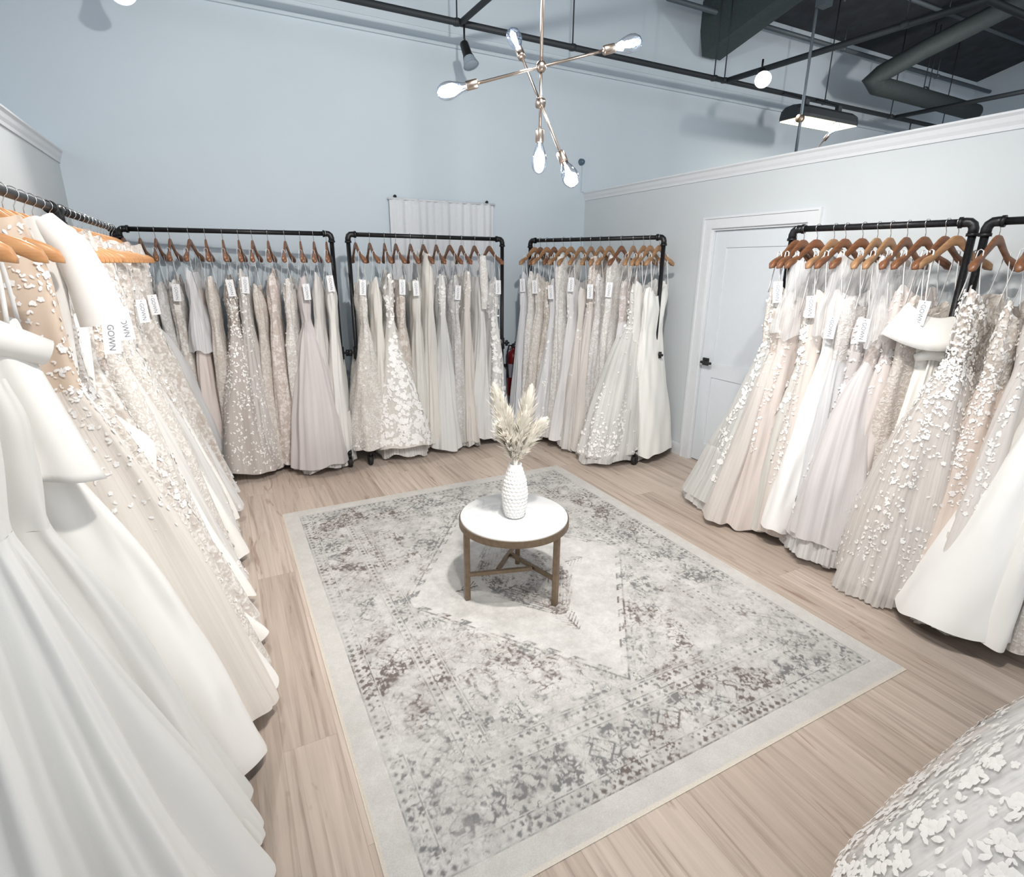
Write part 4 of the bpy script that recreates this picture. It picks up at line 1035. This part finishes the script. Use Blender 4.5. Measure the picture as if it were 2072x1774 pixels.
def run(ri, fr, specs, wood, side=None):
    for i, (f_, s) in enumerate(zip(fr, specs)):
        s = dict(s); s.setdefault('yaw', R.uniform(-7, 7)); w = wood if isinstance(wood, str) else R.choice(wood)
        s.setdefault('bw', R.uniform(.155, .175)); s.setdefault('zh', R.uniform(.03, .09)) if 'zh' not in s else None
        if not s.get('high'): s.setdefault('zt', RK[ri].z - .33 + R.uniform(-.04, .05))
        s.setdefault('neck', R.choice(['straight', 'sweet', 'sweet']) if not s.get('high') else 'vee')
        if s.get('high'): s.pop('bw')
        make_gown(ri, i, f_, wood=w, **s)
run(1, F1, S1, 'wood_dark'); run(2, F2, S2, 'wood_dark'); run(4, F4, S4, ['wood_mid', 'wood_mid', 'wood_dark'])
run(5, F5, S5, ['wood_dark', 'wood_mid', 'wood_dark']); run(6, [a for a, b_ in S6], [b_ for a, b_ in S6], 'wood_dark')
run(3, F3, S3, 'wood_lit'); run(7, F7, S7, 'wood_lit')
make_gown(8, 0, .40, 'crepe', '#ffffff', 'white', 'aline', extra='with large floral applique over a sheer edge', sp=.62, sm=.2, hw=.86, folds=9, amp=.03, sq=.6, zt=1.40,
          over=('sheer', '#ffffff', 1.0, .03), plan=[('hip', 400), ('all', 3200), ('hem', 900)], msize=(.022, .05), mflower=.3, zh=.05, nu=260, nv=90, yaw=0, bw=.17)

# ------------------------------------------------------------------ curtain on the back wall
t = thing('curtain', 'white fabric panel hung over a window on the back wall behind a clothes rack', 'curtain', (1.43, YB - .04, 0))
v = []; f = []; nx_, nz_ = 90, 30
for i in range(nz_):
    z = 2.15 - 1.45 * i / (nz_ - 1)
    for j in range(nx_):
        x = j / (nx_ - 1); 
        y = .012 * math.sin(x * 38 + math.sin(x * 9) * 2 + i * .02) * (.4 + .6 * min(1, i / 8)) + .006 * math.sin(x * 90 + 1)
        v.append((x * 1.0, y, z))
for i in range(nz_ - 1):
    for j in range(nx_ - 1): f.append((i*nx_+j, i*nx_+j+1, (i+1)*nx_+j+1, (i+1)*nx_+j))
o = mesh_obj('curtain_cloth', v, f, M['curtain'], t); md = o.modifiers.new('thickness', 'SOLIDIFY'); md.thickness = .003
MB().tube([(-.01, 0, 2.145), (1.01, 0, 2.145)], .009, 10).build('curtain_rod', M['curtain'], t, True)
for x in (.06, .94):
    MB().lathe([(.003, 0), (.013, .006), (.015, .016), (.008, .024), (.001, .026)], (x, .038, 2.165), (0, -1, 0), 12).build('wall_hook', M['black'], t, True)

# fire extinguisher
t = thing('fire_extinguisher', 'red fire extinguisher hung on the back wall between two clothes racks', 'fire extinguisher', (2.63, YB - .085, .30))
MB().lathe([(.002, 0), (.06, 0), (.066, .012), (.066, .40), (.055, .45), (.03, .475), (.02, .48), (.02, .50)], n=28).build('cylinder', M['red'], t, True)
MB().lathe([(.0668, .20), (.0668, .34)], n=28).build('instruction_label', M['label_grey'], t, True)
MB().lathe([(.02, .50), (.024, .505), (.024, .53), (.015, .54), (.001, .54)], n=14).beam((0, 0, .54), (.065, -.03, .60), .018, .006).beam((0, 0, .52), (.07, -.03, .535), .018, .006).build('valve_handle', M['black'], t)
MB().tube([(-.02, 0, .52), (-.06, -.02, .53), (-.085, -.03, .47), (-.082, -.03, .30), (-.078, -.03, .2)], [.008, .008, .008, .008, .012], 10).build('hose', M['rubber'], t, True)
MB().lathe([(.001, 0), (.016, 0), (.016, .004), (.001, .004)], (.01, -.03, .52), (0, -1, 0), 12).build('pressure_gauge', M['chrome'], t, True)
MB().box((-.03, .05, .25), (.03, .085, .42)).box((-.07, .03, .30), (.07, .075, .325)).build('wall_bracket', M['black'], t)
MB().beam((.045, -.045, .52), (.075, -.05, .42), .045, .001, up=(0, 1, 0)).build('inspection_tag', M['green'], t)

# conduit + dome on the back wall in the corner
t = thing('wall_conduit', 'thin white conduit with a small grey dome on the back wall above the partition corner', 'conduit', (3.44, YB, PH))
MB().box((-.012, -.02, 0), (.028, 0, .24)).build('conduit_cover', M['wall_high'], t)
MB().lathe([(.001, .05), (.018, .044), (.026, .03), (.03, .008), (.034, 0)], (-.02, 0, .275), (0, -1, 0), 16).build('dome', simple('dome_grey', (.08, .13, .17), .3), t, True)

# ------------------------------------------------------------------ chandelier
HUB = Vector((1.14, 1.98, 2.28)); HUB2 = Vector((1.14, 1.98, 2.165))
t = thing('chandelier', 'brushed nickel sputnik chandelier with five clear filament bulbs above the round table', 'chandelier', HUB)
ztop = roof_z(1.98) - HUB.z
MB().tube([(0, 0, 0), (0, 0, ztop)], .006, 12).build('stem', M['nickel'], t, True)
MB().lathe([(.001, ztop - .03), (.06, ztop - .03), (.065, ztop)], n=24).build('canopy', M['nickel'], t, True)
MB().lathe([(.001, -.018), (.012, -.016), (.019, -.006), (.019, .006), (.012, .016), (.001, .018)], (0, 0, 0), (0, 0, 1), 20).build('ball_joint', M['nickel'], t, True)
MB().lathe([(.001, -.012), (.018, -.012), (.018, .012), (.001, .012)], (0, 0, -.115), (1, 0, 0), 16).build('swivel_joint', M['nickel'], t, True)
def bulb(parent, o, d):
    o = Vector(o); d = Vector(d).normalized()
    sk = MB().lathe([(.001, 0), (.014, 0), (.0155, .004), (.0155, .042), (.013, .044)], o, d, 20).build('socket', M['nickel'], parent, True)
    gp = [(.011, .040), (.014, .055), (.022, .075), (.0285, .098), (.0295, .112), (.027, .128), (.019, .142), (.008, .149), (.001, .150)]
    gl = MB().lathe(gp, o, d, 24).build('bulb', M['glass'], parent, True)
    fl = MB()
    x = d.orthogonal().normalized(); y = d.cross(x)
    for k in range(6):
        a = k * PI / 3; c_ = x * math.cos(a) + y * math.sin(a)
        fl.tube([o + d * .062 + c_ * .004, o + d * .122 + c_ * .010], .0022, 6)
    fl.tube([o + d * .044, o + d * .07], .003, 6)
    fl.build('filament', M['filament'], gl, True)
    return o + d * .095
bulbs = []
d1 = Vector((.333, -.095, .099)); d2 = Vector((.008, .231, .276)); 
for c0, d, ln in ((Vector((0,0,0)), d1, .25), (Vector((0,0,-.115)), d2, .255)):
    dn = d.normalized()
    MB().tube([c0 - dn * ln, c0 + dn * ln], .005, 10).build('arm', M['nickel'], t, True)
    for s in (1, -1): bulbs.append(HUB + bulb(t, c0 + dn * s * (ln - .01), dn * s))
MB().tube([(0, 0, 0), (0, 0, -.21)], .005, 10).build('lower_stem', M['nickel'], t, True)
bulbs.append(HUB + bulb(t, (0, 0, -.20), (0, 0, -1)))

# second chandelier behind the partition
t = thing('chandelier', 'second chandelier partly hidden behind the right partition, one lit bulb showing', 'chandelier', (4.6, 3.56, 2.83))
MB().tube([(0, 0, roof_z(3.56) - 2.83), (0, 0, -.5)], .012, 12).build('stem', M['conduit'], t, True)
MB().lathe([(.001, -.03), (.03, -.03), (.03, .01), (.001, .01)], (0, 0, -.02), (1, 0, 0), 16).build('swivel_joint', M['bronze'], t, True)
a0 = Vector((0, 0, -.5)); a1 = Vector((0, -.25, -.225))
MB().tube([a0, a1], .006, 10).build('arm', M['nickel'], t, True)
bulb(t, a1, (a1 - a0))
MB().lathe([(.001, -.02), (.02, -.015), (.02, .015), (.001, .02)], a0, (0, 0, 1), 14).build('ball_joint', M['nickel'], t, True)

# ------------------------------------------------------------------ ceiling tracks, conduits, duct, lamps
TY, TZz = 4.6, 3.365
def pipe_run(name, pts, r_, mat, label, cat, rods=()):
    t = thing(name, label, cat, pts[0]); o0 = Vector(pts[0])
    MB().tube([Vector(p_) - o0 for p_ in pts], r_, 12).build('pipe', M[mat], t, True)
    for q in rods:
        q = Vector(q); top = roof_z(q.y)
        MB().tube([q - o0, Vector((q.x, q.y, top)) - o0], .006, 8).tube([q - o0 - Vector((0,0,.02)), q - o0 + Vector((0,0,.02))], r_ * 1.35, 8).build('hanger_rod', M[mat], t, True)
    return t
pipe_run('ceiling_pipe', [(-.4, TY, TZz), (9.0, TY, TZz)], .024, 'track', 'long black pipe hung parallel to the back wall below the ceiling', 'pipe',
         [(1.90, TY, TZz), (2.95, TY, TZz), (4.6, TY, TZz), (4.74, TY, TZz), (6.3, TY, TZz), (7.55, TY, TZz), (8.7, TY, TZz)])
pipe_run('ceiling_pipe', [(1.93, TY - .024, TZz), (2.02, 1.6, TZz)], .022, 'track', 'short black cross pipe running toward the camera above the unlit spotlight', 'pipe', [(2.0, 2.2, TZz)])
pipe_run('ceiling_pipe', [(4.77, TY - .024, TZz), (4.95, 2.5, TZz), (7.0, 2.5, TZz)], .026, 'track', 'black pipe with an elbow crossing over the lit spotlight by the dark ceiling', 'pipe', [(4.9, 3.0, TZz), (6.2, 2.5, TZz)])
pipe_run('ceiling_pipe', [(7.63, TY - .024, TZz), (7.75, 2.6, TZz)], .024, 'track', 'black cross pipe above the right partition', 'pipe', [(7.7, 3.2, TZz)])
pipe_run('ceiling_conduit', [(4.2, 4.9, 4.05), (10.29, 4.9, 4.05)], .024, 'conduit', 'grey conduit running under the dark ceiling beside the back wall', 'pipe',
         [(5.5, 4.9, 4.05), (6.9, 4.9, 4.05), (8.9, 4.9, 4.05)])
pipe_run('ceiling_conduit', [(5.25, 4.2, 4.3), (10.29, 4.2, 4.3)], .02, 'conduit', 'grey conduit tucked against the dark ceiling, the higher one', 'pipe', [(5.6, 4.2, 4.3), (7.6, 4.2, 4.3)])
# duct
t = thing('air_duct', 'fat dark green pipe duct with an elbow by the back wall under the ceiling', 'duct', (6.9, 4.5, 3.6))
MB().tube([(1.0, -1.1, .75), (.35, -.32, .30), (.10, -.03, .10), (.0, 0, .03), (.12, .0, 0), (.5, 0, 0), (2.3, 0, -.02)], .095, 24).build('duct_pipe', M['duct'], t, True)
MB().tube([(1.05, 0, -.1), (1.05, 0, .85)], .006, 8).tube([(1.15, 0, -.1), (1.15, 0, .85)], .006, 8).tube([(1.1 + .11 * math.cos(a), .0, .005 + .11 * math.sin(a)) for a in np.linspace(0, 2 * PI, 17)], .008, 6).build('duct_strap', M['track'], t, True)

def spot(pos, aim, label, lit, power=0, can=True, size=1., col=(1, .96, .9), blend=.6, angle=110, rad=.05, up=.12):
    pos = Vector(pos); d = (Vector(aim) - pos).normalized()
    t = thing('track_spotlight', label, 'spotlight', pos, 'track spotlights')
    s = size
    cb = MB().lathe([(.001, -.02 * s), (.03 * s, -.015 * s), (.034 * s, 0), (.036 * s, .08 * s), (.045 * s, .11 * s)], (0, 0, 0), d, 20)
    cb.build('lamp_body', M['black'], t, True)
    MB().lathe([(.040 * s, .10 * s), (.060 * s, .165 * s), (.062 * s, .17 * s)], (0, 0, 0), d, 24).build('reflector', M['reflector'] if not lit else M['black'], t, True)
    MB().lathe([(.001, .166 * s), (.058 * s, .166 * s), (.060 * s, .164 * s)], (0, 0, 0), d, 24).build('lamp_face', M['spot_on'] if lit else M['reflector'], t, True)
    MB().tube([d * .03, (0, 0, .05), (0, 0, up)], .008 * s, 8).build('mount_arm', M['black'], t, True)
    if power:
        ld = bpy.data.lights.new('spot_lamp', 'SPOT'); ld.energy = power; ld.spot_size = math.radians(angle); ld.spot_blend = blend; ld.shadow_soft_size = rad; ld.color = col
        lo = bpy.data.objects.new('spot_lamp', ld); C.objects.link(lo); lo.location = pos + d * .19
        lo.rotation_euler = d.to_track_quat('-Z', 'Y').to_euler()
    return t
spot((1.95, TY - .02, 3.22), (2.05, TY - .3, 2.6), 'unlit black spotlight with grey reflector hanging from the pipe junction', False, up=.13)
spot((4.62, 4.05, 3.28), (2.1, 1.2, .8), 'lit spotlight glowing on the pipe at upper right', True, 170, up=.10, size=1.1)
spot((-.30, 4.62, 3.25), (.6, 2.2, .6), 'lit round spotlight at the top left of the picture', True, 150, up=.13, size=1.15)
spot((8.0, TY, 3.25), (8.0, TY - .1, 2.5), 'small black spotlight just above the right partition', False, up=.12)
spot((7.72, 2.95, 3.22), (7.4, 2.6, 2.6), 'large black spotlight at the right edge above the partition', False, up=.13, size=1.5)

# high bay fixture
t = thing('high_bay_light', 'black rounded high bay light with a lit yellowish underside', 'ceiling light', (5.85, 4.3, 3.10))
n = 24; v = []; f = []
prof = [(-.16, -.06), (-.165, -.03), (-.15, .03), (-.10, .065), (0, .075), (.10, .065), (.15, .03), (.165, -.03), (.16, -.06)]
xs = [(-.46, .5), (-.44, .85), (-.38, 1), (.38, 1), (.44, .85), (.46, .5)]
for x, sc in xs:
    for y, z in prof: v.append((x, y * sc, z * (.7 + .3 * sc)))
k = len(prof)
for i in range(len(xs) - 1):
    for j in range(k - 1): f.append((i*k+j, i*k+j+1, (i+1)*k+j+1, (i+1)*k+j))
f.append(tuple(range(k))[::-1]); f.append(tuple((len(xs)-1)*k + j for j in range(k)))
mesh_obj('housing', v, f, M['track'], t, smooth=False)
MB().box((-.42, -.145, -.062), (.42, .145, -.05)).build('lens', M['tube_on'], t)
for x in (-.25, .28): MB().box((x - .03, -.02, .06), (x + .03, .02, .14)).tube([(x, 0, .14), (x, .28, .265)], .01, 8).build('mount_bracket', M['track'], t)
# junction box
t = thing('junction_box', 'grey electrical box with curved cables above the second chandelier', 'junction box', (4.6, 3.5, 3.62))
MB().box((-.05, -.04, -.03), (.05, .04, .04)).build('box_body', M['conduit'], t)
for s in (1, -1): MB().tube([(s * .03, 0, .04), (s * .04, 0, .13), (s * .12, 0, .19), (s * .22, 0, .12), (s * .25, .0, .05)], .007, 8).build('cable', M['conduit'], t, True)

# ------------------------------------------------------------------ lights
for i, b_ in enumerate(bulbs):
    ld = bpy.data.lights.new('bulb_light', 'POINT'); ld.energy = 7; ld.shadow_soft_size = .03; ld.color = (.90, .95, 1)
    lo = bpy.data.objects.new('bulb_light', ld); C.objects.link(lo); lo.location = b_
# unseen track spots: first read off the rack shadows, other two added as fill
spot((.9, 1.0, 3.15), (1.9, 4.2, .9), 'track spotlight above the front of the rug, out of the picture', True, 250, angle=130, rad=.06)
spot((1.3, .7, 3.15), (2.8, 1.3, .5), 'unseen spotlight nearest the camera, added to brighten the right side', True, 120, angle=110, rad=.06)
spot((.55, .5, 3.15), (-.5, 1.7, .7), 'unseen spotlight added to brighten the left rack', True, 120, angle=120, rad=.06)

ld = bpy.data.lights.new('high_bay_lamp', 'AREA'); ld.shape = 'RECTANGLE'; ld.size = .8; ld.size_y = .28; ld.energy = 8; ld.color = (1, .98, .85)
lo = bpy.data.objects.new('high_bay_lamp', ld); C.objects.link(lo); lo.location = (5.85, 4.3, 3.03)
ld = bpy.data.lights.new('bulb_light', 'POINT'); ld.energy = 6; ld.shadow_soft_size = .03; ld.color = (.90, .95, 1)
lo = bpy.data.objects.new('bulb_light', ld); C.objects.link(lo); lo.location = (4.6, 3.25, 2.68)
spot((6.6, 2.4, 3.15), (7.0, 5.0, 3.2), 'unseen spotlight added beyond the partition to brighten the back wall', True, 60, angle=140, rad=.08)  # added fill lamp, unseen, lifts the upper back wall
w = bpy.data.worlds.new('world'); scene.world = w; w.use_nodes = True
bg = w.node_tree.nodes['Background']; bg.inputs[0].default_value = (.85, .925, 1.0, 1); bg.inputs[1].default_value = 1.0

scene.view_settings.view_transform = 'Standard'; scene.view_settings.look = 'None'; scene.view_settings.exposure = 0.16; scene.view_settings.gamma = 1
scene.view_settings.use_curve_mapping = False
scene.cycles.max_bounces = 8; scene.cycles.diffuse_bounces = 4; scene.cycles.transparent_max_bounces = 12
